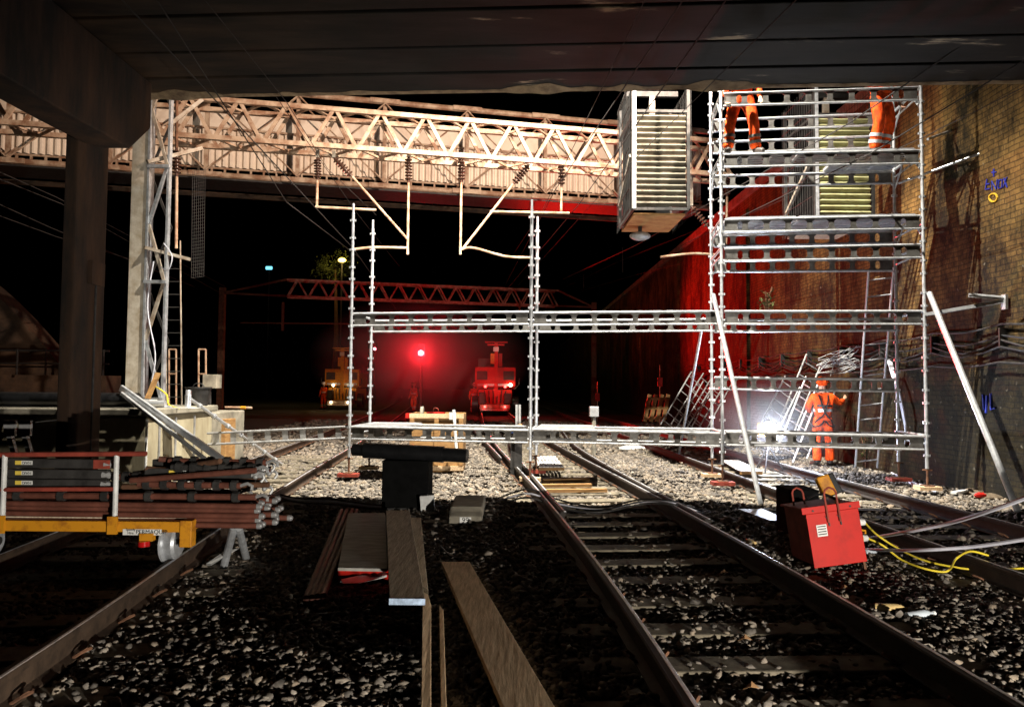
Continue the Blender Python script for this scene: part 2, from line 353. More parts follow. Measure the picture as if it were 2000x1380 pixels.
branch((8.2, 30), 'switch rail lying along the outside of the middle track beyond the transformer', .86, 2.4)
branch((15, 42), 'diverging red lit rail crossing towards the far left track', -.9, -3.6)
# sleepers: copies of one mesh
slm = MB().box(-1.25, 1.25, -.125, .125, -.09, .036)
for k, x in enumerate((-.7525, .7525)): pass
first = {}
def sleepers(t, y0, y1, lab, grp, step=.62):
    n = 0
    for i in range(int((y1-y0)/step)):
        y = y0+i*step; x = smx(t, y); sl = math.atan2(smx(t, y+.5)-smx(t, y-.5), 1)
        if 'o' not in first:
            o = slm.build('sleeper', sleepm, bevel=.012); first['o'] = o
        else:
            o = first['o'].copy(); COL.objects.link(o)
        o.location = (x, y, -.09+random.uniform(-.006, .004)); o.rotation_euler = (0, 0, -sl+random.uniform(-.01, .01)); tag(o, lab, 'sleeper', grp); n += 1
sleepers('mid', 1.91, 22, 'dull concrete sleeper laid under the middle track', 'sleepers of the middle track')
sleepers('left', 1.91, 18, 'dull concrete sleeper half buried under the curving left track', 'sleepers of the left track')
sleepers('right', 4.39, 20, 'dull concrete sleeper half buried under the track beside the brick wall', 'sleepers of the right track')

# ------------------------------------------------------------------ ballast
def ico():
    t = (1+5**.5)/2
    v = np.array([(-1,t,0),(1,t,0),(-1,-t,0),(1,-t,0),(0,-1,t),(0,1,t),(0,-1,-t),(0,1,-t),(t,0,-1),(t,0,1),(-t,0,-1),(-t,0,1)], float); v /= np.linalg.norm(v[0])
    f = np.array([(0,11,5),(0,5,1),(0,1,7),(0,7,10),(0,10,11),(1,5,9),(5,11,4),(11,10,2),(10,7,6),(7,1,8),(3,9,4),(3,4,2),(3,2,6),(3,6,8),(3,8,9),(4,9,5),(2,4,11),(6,2,10),(8,6,7),(9,8,1)])
    return v, f
IV, IF = ico()
def hgt(x, y):
    z = .012+.02*np.sin(x*1.7+y*.9)*np.cos(y*1.3-x*.6)
    for t in TR:
        d = np.abs(x-interp(t, y)); z = z-.025*(d < .72)
    d = x-interp('mid', y); z += .05*np.exp(-((d+1.45)/.35)**2)+.04*np.exp(-((d-1.5)/.5)**2)
    return z
def scatter(y0, y1, pitch, size, xl, xr, layers=1.35, maxn=60000):
    ys = []; xs = []
    A = 0
    grid_y = np.arange(y0, y1, pitch)
    for y in grid_y:
        a, b = max(xl, -.78*y-1.2), min(xr, .78*y+1.2)
        n = int((b-a)/pitch*layers)
        if n <= 0: continue
        xs.append(rng.uniform(a, b, n)); ys.append(y+rng.uniform(-pitch, pitch, n))
    x = np.concatenate(xs); y = np.concatenate(ys)
    keep = np.ones(len(x), bool); lowz = np.zeros(len(x))
    for t in TR:
        xc = np.mean([interp(t, y+d) for d in (-1.6, -.8, 0, .8, 1.6)], axis=0); d = x-xc
        sl = (interp(t, y+.5)-interp(t, y-.5))
        yy = y+d*sl
        ph = np.mod(yy-1.91+.125, .62)
        on = (np.abs(d) < 1.2) & (ph < .25)
        keep &= ~(on & (rng.random(len(x)) > .10))
        nr = np.abs(np.abs(d)-.7525) < .085
        keep &= ~nr
        lowz += np.where(on, .03, 0)
    x, y, lowz = x[keep], y[keep], lowz[keep]
    n = len(x); V = rng.normal(0, .32, (60, 12, 3))+IV[None]; 
    V = np.sign(V)*np.abs(V)**.85
    k = rng.integers(0, 60, n); s = size*rng.lognormal(0, .25, n)
    P = V[k]*np.stack([s, s*rng.uniform(.6, .95, n), s*rng.uniform(.45, .75, n)], 1)[:, None, :]
    a = rng.uniform(0, 2*np.pi, n); b = rng.normal(0, .45, n)
    ca, sa, cb, sb = np.cos(a), np.sin(a), np.cos(b), np.sin(b)
    X, Yv, Z = P[..., 0], P[..., 1], P[..., 2]
    Y2 = Yv*cb[:, None]-Z*sb[:, None]; Z2 = Yv*sb[:, None]+Z*cb[:, None]
    X3 = X*ca[:, None]-Y2*sa[:, None]; Y3 = X*sa[:, None]+Y2*ca[:, None]
    z = hgt(x, y)+lowz+rng.uniform(-.012, .022, n)
    return np.stack([X3+x[:, None], Y3+y[:, None], Z2+z[:, None]], -1).reshape(-1, 3), (IF[None]+12*np.arange(n)[:, None, None]).reshape(-1, 3)
def np_mesh(name, v, f, m):
    me = bpy.data.meshes.new(name); me.vertices.add(len(v)); me.vertices.foreach_set('co', v.astype(np.float32).ravel())
    me.loops.add(len(f)*3); me.loops.foreach_set('vertex_index', f.astype(np.int32).ravel())
    me.polygons.add(len(f)); me.polygons.foreach_set('loop_start', np.arange(0, len(f)*3, 3, dtype=np.int32)); me.update(); me.validate()
    me.materials.append(m); o = bpy.data.objects.new(name, me); COL.objects.link(o); return o
vs, fs, k = [], [], 0
for a in ((2.3, 8.2, .036, .0245, -7, 7.2, 1.7), (8.2, 18, .060, .033, -7, 7.2), (18, 34, .14, .06, -9, 7.2)):
    v, f = scatter(*a); vs.append(v); fs.append(f+k); k += len(v)
tag(np_mesh('ballast', np.concatenate(vs), np.concatenate(fs), stonem), 'grey and brown crushed stone ballast between and around the rails', 'ballast', kind='stuff')

# ------------------------------------------------------------------ road bridge overhead
TH = R(3.6)
bo = Vector((0, 10.3, 0)); bu_ = Vector((math.cos(TH), -math.sin(TH), 0)); bn = Vector((math.sin(TH), math.cos(TH), 0))
def BR(u, v, z): return bo+bu_*u+bn*v+Vector((0,0,z))
SOF = 5.79
bridge = thing('road_bridge', BR(0, 0, SOF), 'low concrete bridge deck with a soot blackened soffit crossing over the tracks', 'bridge')
def bbox(mb, u0, u1, v0, v1, z0, z1):
    mb.hexa([BR(u0,v0,z0), BR(u1,v0,z0), BR(u1,v1,z0), BR(u0,v1,z0), BR(u0,v0,z1), BR(u1,v0,z1), BR(u1,v1,z1), BR(u0,v1,z1)])
v = 0
i = 0
while v > -13:
    w = .62+.14*((i*7) % 3); mb = MB(); z0 = SOF+random.uniform(0, .022); bbox(mb, -14, 11, v-w+.045, v, z0, SOF+.9)
    if i == 0:
        mb = MB(); n = 70
        for q in range(n):
            pass
        bbox(mb, -14, 11, v-w+.03, v, z0, SOF+.9)
    mb.build('deck_beam', soffm, bridge, bevel=.02); v -= w; i += 1
mb = MB(); bbox(mb, -14, 11, -13, 0.0, SOF+.903, SOF+1.12); mb.build('deck_slab', conc, bridge)
mb = MB(); bbox(mb, -14, 11, -.25, .05, SOF+1.123, SOF+1.5); mb.build('parapet', conc, bridge)
# ragged pale spalled nosing along the soffit edge
mb = MB(); n = 150
lo = []; 
for q in range(n+1):
    u = -6+q*(15/n); lo.append((u, .012+.045*max(0, math.sin(u*.9)+.8*math.sin(u*2.3+1)+.5*math.sin(u*5.1)+.4*math.sin(u*11.7+2))+.012*random.random()))
vsn = []; fsn = []
for u, h in lo: vsn += [BR(u, .002, SOF-.004-h*.55), BR(u, .05, SOF-.004), BR(u, .05, SOF+.22), BR(u, -.02-h*2.2, SOF-.003)]
for q in range(n): a = q*4; b = a+4; fsn += [(a, b, b+1, a+1), (a+1, b+1, b+2, a+2), (a+3, b+3, b, a)]
mb.add(vsn, fsn); mb.build('spalled_edge', mat('spalled_concrete', (.34, .25, .15), .9, 0, .5, 4, .4, col2=(.12, .08, .05)), bridge)
# pier cap and column
pier = thing('bridge_pier', (-5.7, 9.2, 0), 'stained concrete pier with a hammerhead cap and round shouldered column', 'pier')
mb = MB(); X0, X1 = -5.52, -5.03
pr = [(10.15, SOF-.005), (10.15, 5.15), (9.62, 4.70), (8.5, 4.66), (7.3, 4.64), (1, 4.64), (1, SOF-.005)]
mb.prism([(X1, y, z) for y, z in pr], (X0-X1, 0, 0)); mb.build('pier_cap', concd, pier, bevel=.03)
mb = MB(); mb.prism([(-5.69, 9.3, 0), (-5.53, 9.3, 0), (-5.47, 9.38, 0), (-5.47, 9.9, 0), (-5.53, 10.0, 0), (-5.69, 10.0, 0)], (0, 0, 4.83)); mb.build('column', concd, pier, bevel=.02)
mb = MB(); mb.box(-5.465, -5.41, 9.5, 9.8, 2.9, 3.2); mb.build('junction_box', concd, pier)
mb = MB(); mb.tube((-5.44, 9.65, .3), (-5.44, 9.65, 2.9), .015, n=6); mb.build('conduit', darkm, pier)

# ------------------------------------------------------------------ retaining wall on the right
WX = 7.35
wall = thing('retaining_wall', (WX, 25, 0), 'tall stained brick retaining wall along the right side of the cutting', 'wall')
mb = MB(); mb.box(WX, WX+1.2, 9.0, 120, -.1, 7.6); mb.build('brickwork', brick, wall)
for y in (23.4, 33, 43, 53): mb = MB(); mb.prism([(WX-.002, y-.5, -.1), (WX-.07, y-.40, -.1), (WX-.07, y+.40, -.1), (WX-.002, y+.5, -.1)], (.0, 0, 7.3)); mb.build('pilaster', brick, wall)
mb = MB(); mb.box(WX-.12, WX+1.3, 9.0, 120, 7.603, 7.85); mb.build('coping', conc, wall)
# ------------------------------------------------------------------ distant left wall with arches and fence
lw = thing('viaduct_wall', (-16, 26, 0), 'dark brown masonry wall with arches far beyond the pier', 'wall')
mb = MB(); mb.box(-40, -14.2, 26, 27, -.1, 1.9); mb.build('plinth', darkwallm, lw)
mb = MB()
pts = [(-14.2, 1.9)]+[(-14.2-i*.45, 1.9+4.6*math.sin(i/14*math.pi/2)) for i in range(15)]+[(-40, 6.5), (-40, 1.9)]
mb.prism([(x-2, 27.2, z) for x, z in pts], (0, 1, 0)); mb.build('arch_wall', darkwallm, lw)
fe = thing('railing', (-18, 25.8, 1.9), 'thin dark iron railing along the top of the far brown wall', 'railing')
mb = MB(); mb.tube((-34, 25.8, 2.75), (-14, 25.8, 2.75), .03); mb.tube((-34, 25.8, 2.3), (-14, 25.8, 2.3), .025); mb.build('rail_bar', darkm, fe)
for i in range(20): MB().tube((-14.2-i, 25.8, 1.9), (-14.2-i, 25.8, 2.8), .035).build('post', darkm, fe)
# ------------------------------------------------------------------ concrete platform end on the left
pf = thing('concrete_platform', (-6.2, 12, 0), 'waist high concrete plinth with a pale end beneath the lattice mast', 'plinth')
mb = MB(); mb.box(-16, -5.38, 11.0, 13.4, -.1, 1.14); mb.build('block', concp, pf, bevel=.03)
mb = MB(); mb.box(-15.9, -5.32, 10.97, 13.5, 1.143, 1.25); mb.build('coping_slab', conc, pf, bevel=.02)
mb = MB(); mb.box(-8, -5.45, 13.5, 15.2, -.1, 1.1); mb.build('rear_block', conc, pf, bevel=.02)
for y in (11.35, 11.9, 12.6): MB().box(-5.378, -5.36, y, y+.04, .05, 1.1).build('joint_strip', alud, pf)
mb = MB(); mb.tube((-5.36, 10.95, .1), (-5.36, 10.95, 1.1), .02); mb.build('drain_pipe', whitem, pf)

# ------------------------------------------------------------------ lattice mast
def vert(px, py, Y): return at(px, py, Y)
MY = 12.4
mb0 = at(261, 770, MY); mx0 = mb0.x; mz0 = 1.25; mtop = 7.4
mast = thing('lattice_mast', (mx0, MY, mz0), 'grey steel lattice mast with a wide concrete coloured plate, standing on the plinth', 'mast')
mb = MB(); mb.box(mx0-.15, mx0+.12, MY, MY+.10, mz0, mtop); mb.build('front_plate', mat('aged_grey_paint', (.66, .60, .50), .75, 0, .4, 5, .25, col2=(.40, .32, .22)), mast, bevel=.008)
mb = MB(); mb.box(mx0+.123, mx0+.16, MY-.02, MY+.16, mz0, mtop); mb.build('corner_angle', galv, mast)
mb = MB(); mb.box(mx0+.44, mx0+.475, MY+.02, MY+.12, mz0+.1, mtop); mb.build('outer_chord', galv, mast)
mb = MB(); mb.box(mx0-.15, mx0-.05, MY+.28, MY+.35, mz0, mtop); mb.build('rear_chord', steel_w, mast)
z = mz0+.12; s = 0
while z < mtop-.6:
    a, b = (mx0+.15, mx0+.44) if s % 2 else (mx0+.45, mx0+.15)
    MB().bar((a, MY+.03, z), (b, MY+.03, z+.98), .05, .05, (0,1,0)).build('lacing_bar', steel_w if s % 3 else galv, mast)
    MB().bar((mx0+.0+.4*(s%2), MY+.32, z), (mx0+.4-.4*(s%2), MY+.32, z+.98), .04, .03, (0,1,0)).build('lacing_bar', darkm, mast)
    if s % 2 == 0: MB().bar((mx0+.12, MY-.012, z), (mx0+.50, MY-.012, z), .07, .05).build('batten', galv, mast)
    z += .98; s += 1
MB().bar((mx0+.14, MY-.05, at(0, 480, MY).z-.02), at(372, 507, MY+.2), .06, .05).build('bracket_arm', steel_w, mast)
MB().bar((mx0+.14, MY-.05, 5.35), at(395, 290, MY+.5), .08, .06).build('bracket_arm', steel_w, mast)
MB().bar(at(330, 245, MY+.3), at(395, 195, MY+.6), .08, .06).build('bracket_arm', steel_w, mast)
mb = MB(); mb.poly(smooth_path([at(320, 475, MY), at(336, 500, MY-.1), at(328, 528, MY-.1), at(314, 520, MY)]), .009, 5); mb.poly(smooth_path([at(300, 510, MY), at(288, 600, MY), at(303, 690, MY), at(296, 745, MY)]), .012, 5); mb.build('hanging_cable', greycab, mast)
# foot ladder behind and insulated down post
lad = thing('access_ladder', at(337, 790, 14), 'thin dark ladder standing behind the lattice mast', 'ladder')
for x in (322, 352): MB().tube(at(x, 470, 14), at(x+3, 790, 14), .014, n=6).build('stile', steel_w, lad)
for yy in range(500, 790, 25): MB().tube(at(323, yy, 14), at(353, yy, 14), .009, n=5).build('rung', darkm, lad)
def insulator(mb, p, q, n=7, r=.085):
    p, q = Vector(p), Vector(q); L = (q-p).length; M = Matrix.Translation(p) @ (q-p).to_track_quat('Z', 'Y').to_matrix().to_4x4()
    pr = [(.02, 0), (.03, .05*L)]
    for i in range(n):
        z = L*(.08+.84*i/n); d = L*.84/n
        pr += [(.035, z), (r, z+d*.35), (r*.95, z+d*.5), (.035, z+d*.75)]
    pr += [(.03, .95*L), (.02, L)]
    mb.lathe(pr, 12, M)
dp = thing('insulated_post', at(345, 480, 13.4), 'slim cream tube with a ribbed brown insulator beside the mast', 'post')
mb = MB(); insulator(mb, at(345, 290, 13.4), at(345, 345, 13.4)); mb.build('insulator', insul, dp, True)
MB().tube(at(345, 345, 13.4), at(344, 485, 13.4), .028).build('tube', cream, dp)
mb = MB(); mb.tube(at(345, 195, 13.4), at(345, 290, 13.4), .03); mb.build('hanger', rusty, dp)
mp_ = thing('mesh_screen', at(388, 545, 14.5), 'narrow hanging panel of dark wire mesh right of the lattice mast', 'mesh panel')
mb = MB()
a, b, c, d = at(376, 335, 14.5), at(401, 330, 14.9), at(374, 543, 14.5), at(398, 540, 14.9)
for i in range(7): mb.tube(a.lerp(b, i/6), c.lerp(d, i/6), .003, n=4)
for i in range(34): mb.tube(a.lerp(c, i/33), b.lerp(d, i/33), .0025, n=4)
mb.build('wire_mesh', darkm, mp_)

# ------------------------------------------------------------------ overhead line gantries
def truss(root, P, Q, H, D, pitch, m, cw=.10, dw=.075):
    """box lattice beam between P and Q (bottom front corners)"""
    P, Q = Vector(P), Vector(Q); d = (Q-P); L = d.length; d.normalize(); n = Vector((-d.y, d.x, 0)).normalized(); u = Vector((0,0,1))
    for h in (0, H):
        for k in (0, D): MB().bar(P+n*k+u*h, Q+n*k+u*h, cw, cw).build('chord', m, root)
    N = int(L/pitch); pitch = L/N
    for k, nm in ((0, 'front_lacing'), (D, 'rear_lacing')):
        mb = MB()
        for i in range(N):
            a = P+d*(i*pitch)+n*k; mb.bar(a+d*(.04*pitch)+u*.03, a+d*(pitch*.46)+u*(H-.03), .05, dw, d); mb.bar(a+d*pitch*.54+u*(H-.03), a+d*pitch*.96+u*.03, .05, dw, d)
        mb.build(nm, m, root)
    for h, nm in ((0, 'bottom_lacing'), (H, 'top_lacing')):
        mb = MB()
        for i in range(N):
            a = P+d*(i*pitch)+u*h; mb.bar(a+n*.02, a+d*pitch*.5+n*(D-.02), .05, .04); mb.bar(a+d*pitch*.5+n*(D-.02), a+d*pitch+n*.02, .05, .04)
        mb.build(nm, m, root)
def line_pt(x0, y0, Y0, x1, y1, Y1, px):
    A, B = at(x0, y0, Y0), at(x1, y1, Y1); d = ray(px, 700)
    # intersect in plan
    den = (B.x-A.x)*d.y-(B.y-A.y)*d.x; t = ((CAM.x-A.x)*d.y-(CAM.y-A.y)*d.x)/den
    return A.lerp(B, t)
G0, G1 = at(330, 283, 15.0), at(1205, 308, 17.0)
G0.z = G1.z = (G0.z+G1.z)/2
gd = (G1-G0)
gan = thing('overhead_line_gantry', G0+gd*.4, 'long cream box lattice gantry beam spanning above the tracks in front of the footbridge', 'gantry')
truss(gan, G0-gd*.62, G0+gd*1.30, .80, .62, .93, cream)
far = thing('overhead_line_gantry', at(800, 590, 44), 'distant slender lattice gantry beam glowing dull red above the signals', 'gantry')
FA, FB = at(560, 578, 42), at(1090, 586, 46); FB.z = FA.z
truss(far, FA, FB, .95, .7, 1.15, cream, .1, .08)
e0, e1 = at(435, 572, 42), at(1160, 600, 46.5)
for a_, b_ in ((FA, e0), (FB, e1)):
    mb = MB(); mb.bar(a_, b_, .1, .1); mb.bar(a_+Vector((0, 0, .95)), b_, .1, .1); mb.build('tapered_end', rusty, far)
for p, x in ((e0, 0), (e1, 0)): MB().box(p.x-.15, p.x+.15, p.y-.15, p.y+.15, 0, p.z+.3).build('leg', rusty, far)
for x in (685, 553, 1015):
    q = at(x, 590, 44); MB().bar(q, q-Vector((0, 0, 1.7 if x == 553 else 1.0)), .12, .12).build('hanger', rusty, far)
MB().tube(at(470, 630, 44), at(690, 632, 44), .04).build('registration_tube', rusty, far)
# cantilever fittings of the near gantry
def gl(px): return line_pt(330, 283, 15.0, 1205, 308, 17.0, px)
def GP(px, py, back=0.0): return at(px, py, gl(px).y+.3+back)
def hang(label, ins, tubes, grp='insulated catenary supports'):
    t = thing('catenary_support', GP(*ins[0]), label, 'insulator', grp)
    mb = MB(); insulator(mb, GP(*ins[0]), GP(*ins[1])); mb.build('insulator', insul, t, True)
    mb = MB(); p = GP(*ins[0]); mb.bar(p, (p.x, p.y, G0.z+.02), .07, .07); mb.build('hanger_bracket', steel_w, t)
    for tb in tubes: MB().poly(smooth_path([GP(*q) for q in tb], 5) if len(tb) > 2 else [GP(*q) for q in tb], .028, 8).build('tube', cream, t)
hang('upright insulator and short drop wire, leftmost under the gantry', ((620, 308), (621, 352)), [((620, 352), (619, 402)), ((616, 404), (735, 410))])
hang('slanting insulator whose long tube runs down to the right', ((652, 308), (688, 345)), [((688, 345), (795, 466))])
hang('upright insulator above a long vertical tube left of the gantry centre', ((798, 306), (798, 357)), [((798, 357), (796, 497)), ((796, 484), (730, 483), (690, 487))])
hang('upright insulator above a long vertical tube right of the gantry centre', ((901, 304), (901, 357)), [((901, 357), (899, 497)), ((900, 487), (925, 484), (985, 500), (1035, 503))])
hang('slanting insulator whose long tube runs down to the left', ((1033, 322), (1002, 360)), [((1002, 360), (902, 488)), ((957, 413), (1112, 416))])
hang('upright insulator just left of the first mesh cage', ((1096, 312), (1097, 366)), [((1097, 366), (1096, 412))])
hang('insulator and red lit tube hanging behind the top of the scaffold tower', ((1420, 342), (1420, 385)), [((1420, 385), (1418, 480)), ((1395, 497), (1350, 495), (1290, 502))])
hang('low insulator on a sloping red lit arm under the mesh cage', ((1350, 402), (1385, 445)), [((1385, 445), (1405, 480))])

# ------------------------------------------------------------------ footbridge with cladding
B0, B1 = at(402, 340, 19.7), at(1205, 395, 22.35); zb = (B0.z+B1.z)/2; B0.z = B1.z = zb
fd = (B1-B0).normalized(); fn = Vector((-fd.y, fd.x, 0))
fb = thing('footbridge', B0+fd*5, 'cream footbridge of braced posts and corrugated cladding crossing behind the gantry', 'footbridge')
def FP(s, h, k=0): return B0+fd*s+Vector((0,0,h))+fn*k
SP = 2.36; s0, s1 = -SP*4, SP*6+.6
TOPH = 2.42
for k in (0, 2.2):
    for h in (0, TOPH): mb = MB(); mb.tube(FP(s0, h, k), FP(s1, h, k), .075, n=10); mb.build('chord', cream if k == 0 else darkwallm, fb, True)
for i in range(-4, 7):
    s = i*SP
    mb = MB(); mb.bar(FP(s, 0), FP(s, TOPH), .11, .10, fn); mb.build('post', cream, fb)
    for h, sg in ((0, 1), (TOPH, -1)):
        mb = MB(); mb.bar(FP(s-.42, h, -.09), FP(s+.42, h, -.09), .03, .13, (0,0,1))
        mb.bar(FP(s, h+sg*.08, -.1), FP(s+.26, h+sg*.34, -.1), .03, .10, fn); mb.bar(FP(s, h+sg*.08, -.1), FP(s-.26, h+sg*.34, -.1), .03, .10, fn); mb.build('gusset', cream, fb)
    if i < 6:
        mb = MB(); mb.tube(FP(s, .15, .1), FP(s+SP, TOPH-.15, .1), .022, n=5); mb.tube(FP(s, TOPH-.15, .1), FP(s+SP, .15, .1), .022, n=5); mb.build('cross_brace', cream, fb)
def corr(P, Q, h, wl, amp, vertical=True, n=None):
    """corrugated sheet: P->Q horizontal, height h, real thickness"""
    P, Q = Vector(P), Vector(Q); d = Q-P; L = d.length; d.normalize(); nn = Vector((d.y, -d.x, 0)); mb = MB(); vs = []; 
    if vertical:
        N = int(L/wl)*4
        for i in range(N+1):
            o = (0, amp, amp, 0)[i % 4]; p = P+d*(L*i/N)+nn*o
            vs += [p, p+Vector((0,0,h)), p-nn*.006, p-nn*.006+Vector((0,0,h))]
    else:
        N = int(h/wl)*6
        for i in range(N+1):
            p = P+Vector((0,0,h*i/N))+nn*amp*(.5-.5*math.cos(2*math.pi*i/6))
            vs += [p, p+d*L, p-nn*.006, p-nn*.006+d*L]
    fs = []
    for i in range(N): a = 4*i; b = a+4; fs += [(a, b, b+1, a+1), (a+2, a+3, b+3, b+2), (a, a+2, b+2, b), (a+1, b+1, b+3, a+3)]
    mb.add(vs, fs); return mb
mb = corr(FP(s0, .36, .5), FP(s1, .36, .5), 1.02, .18, .075); mb.build('corrugated_cladding', sheetc, fb)
mb = MB(); mb.hexa([FP(s0, 1.40, .5), FP(s1, 1.40, .5), FP(s1, 1.40, .53), FP(s0, 1.40, .53), FP(s0, 2.0, .5), FP(s1, 2.0, .5), FP(s1, 2.0, .53), FP(s0, 2.0, .53)]); mb.build('flat_cladding', sheetc, fb)
mb = MB(); mb.bar(FP(s0, .30, .42), FP(s1, .30, .42), .05, .05); mb.bar(FP(s0, .13, .42), FP(s1, .13, .42), .05, .04)
i = s0
while i < s1: mb.bar(FP(i, .13, .42), FP(i, .3, .42), .05, .06, fn); i += .34
mb.build('floor_edge', cream, fb)
mb = MB(); mb.bar(FP(s0, .05, 1.1), FP(s1, .05, 1.1), 1.2, .08); mb.build('walkway', darkm, fb)
mb = MB(); mb.bar(FP(s0, 2.1, -.02), FP(s1-.3, 2.1, -.02), .04, .05); mb.bar(FP(s0, 1.42, .44), FP(s1, 1.42, .44), .06, .05); mb.build('rail_strip', cream, fb)


# ------------------------------------------------------------------ mesh cages with corrugated panels
def cage(X0, X1, Y0, Y1, z0, z1, label, sm, low=None):
    t = thing('mesh_cage', ((X0+X1)/2, (Y0+Y1)/2, z0), label, 'cage', 'hanging mesh cages')
    mb = MB()
    for x in (X0, X1):
        for y in (Y0, Y1): mb.bar((x, y, z0), (x, y, z1+.6), .06, .06)
    for z in (z0, z1):
        mb.bar((X0, Y0, z), (X1, Y0, z), .05, .05); mb.bar((X0, Y1, z), (X1, Y1, z), .05, .05); mb.bar((X0, Y0, z), (X0, Y1, z), .05, .05); mb.bar((X1, Y0, z), (X1, Y1, z), .05, .05)
    mb.build('frame', darkm, t)
    corr((X0+.05, Y0+.02, z0+.05), (X1-.05, Y0+.02, z0+.05), z1-z0-.1, .105, .055, False).build('corrugated_panel', sm, t, True)
    for x, nm in ((X0-.06, 'side_mesh'), (X1+.06, 'side_mesh')):
        mb = MB(); n = 13
        for i in range(n+1): y = Y0+(Y1-Y0)*i/n; mb.tube((x, y, z0-.12), (x, y, z1+.6), .003, n=4)
        for i in range(7): z = z0+(z1+.5-z0)*i/6; mb.tube((x, Y0, z), (x, Y1, z), .006, n=4)
        mb.build(nm, darkm, t)
    mb = MB()
    for i in range(6): y = Y0+.12+i*(Y1-Y0-.1)/6; mb.box(X0+.03, X1-.03, y, y+(Y1-Y0)/6-.03, z0-.09, z0-.05)
    mb.build('floor_boards', woodp if low is None else woodg, t)
    MB().box(X0+.04, X1-.04, Y1-.1, Y1-.07, z0, z1+.6).build('rear_sheet', casem, t)
    MB().box(X0+.035, X0+.05, Y0+.25, Y1-.2, z0+.1, z1+.6).build('side_sheet', casem, t)
    MB().bar((X0-.03, Y0+.1, z1-.8), (X0-.03, Y1-.1, z0+.4), .05, .06).build('strut', steel_w, t)
    mb = MB(); mb.box(X0-.01, X0+.05, Y0-.04, Y0-.012, z0, z1+.6); mb.build('edge_strip', galv, t)
    return t
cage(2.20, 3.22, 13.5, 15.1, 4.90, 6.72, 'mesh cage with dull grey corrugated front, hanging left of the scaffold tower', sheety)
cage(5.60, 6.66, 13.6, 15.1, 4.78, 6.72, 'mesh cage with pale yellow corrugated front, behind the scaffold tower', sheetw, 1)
for x in (2.7, 6.1):
    o = thing('cage_hanger', (x, 14.3, 6.72), 'steel hanger above the '+('dull grey' if x < 3 else 'pale yellow')+' mesh cage', 'bracket', 'cage hangers')
    MB().bar((x-.5, 14.3, 7.35), (x+.5, 14.3, 7.35), .1, .1).build('cross_bar', darkm, o); MB().bar((x, 14.3, 6.7), (x, 14.3, 7.3), .1, .1).build('upright', steel_w, o)
lm = thing('cage_lamp', at(1250, 460, 14.6), 'unlit oval lamp hanging below the dull grey mesh cage', 'lamp')
mb = MB(); mb.ball(at(1250, 461, 14.6), .21, 1, .7, .42); mb.build('shade', alud, lm, True); MB().tube(at(1250, 455, 14.6), at(1250, 440, 14.6), .04).build('stem', darkm, lm)

# ------------------------------------------------------------------ scaffold
TS = R(6.8); SO = Vector((at(685, 700, 12.51).x, 12.51, 0)); su = Vector((math.cos(TS), -math.sin(TS), 0)); sn = Vector((math.sin(TS), math.cos(TS), 0)); BAY = 3.05; DEP = 1.1
def SC(b, k, z): return SO+su*(b*BAY)+sn*(k*DEP)+Vector((0,0,z))
sc = thing('scaffold', SC(1.5, .5, 0), 'galvanised system scaffold with a tall tower at the wall and low bays to its left', 'scaffold')
def standard(b, k, z0, z1):
    mb = MB(); mb.tube(SC(b, k, z0), SC(b, k, z1), .026, n=10)
    z = .42
    while z < z1-.05:
        for dz in (0, .20):
            if z0 < z+dz < z1-.03:
                for a in (0, 90, 180, 270):
                    d = su*math.cos(R(a))+sn*math.sin(R(a)); c = SC(b, k, z+dz)+d*.037
                    mb.bar(c-Vector((0,0,.017)), c+Vector((0,0,.017)), .024, .024, d)
        z += .5 if b < 1.9 else .5
    if z1 < 5: mb.tube(SC(b, k, z1), SC(b, k, z1+.16), .019, n=8)
    o = mb.build('standard', galv, sc, True)
    MB().tube(SC(b, k, .17), SC(b, k, z0+.02), .018, n=8).build('base_jack', rusty, o); c = SC(b, k, .165)
    MB().box(c.x-.075, c.x+.075, c.y-.075, c.y+.075, .158, .17).build('base_plate', rusty, o)
    q = MB(); q.tube(SC(b, k, .40)-su*.07, SC(b, k, .40)+su*.07, .012, n=5); q.build('jack_handle', rusty, o)
ZL, ZR = 4.55, 7.6
for b, k, zt in ((0,0,ZL), (0,1,4.52), (1,0,ZL), (1,1,4.52), (2,0,ZR), (2,1,ZR), (3,0,ZR), (3,1,ZR)): standard(b, k, .42, zt)
for b in (0, 1, 2, 3):
    for k in (0, 1):
        c = SC(b, k, 0); o = MB().box(c.x-.17, c.x+.17, c.y-.11, c.y+.11, .10, .155).build('sole_board', wood if (b+k) % 2 else redd)
        tag(o, f'short timber sole board under the {("far left","second","third","last")[b]} {("front","rear")[k]} scaffold upright', 'board', 'sole boards under the scaffold')
webm = mat('shaded_web_plate', (.17, .165, .155), .5, .4, .5, 6, .08, col2=(.06, .055, .05))  # shade on the plate faces put into a darker steel colour
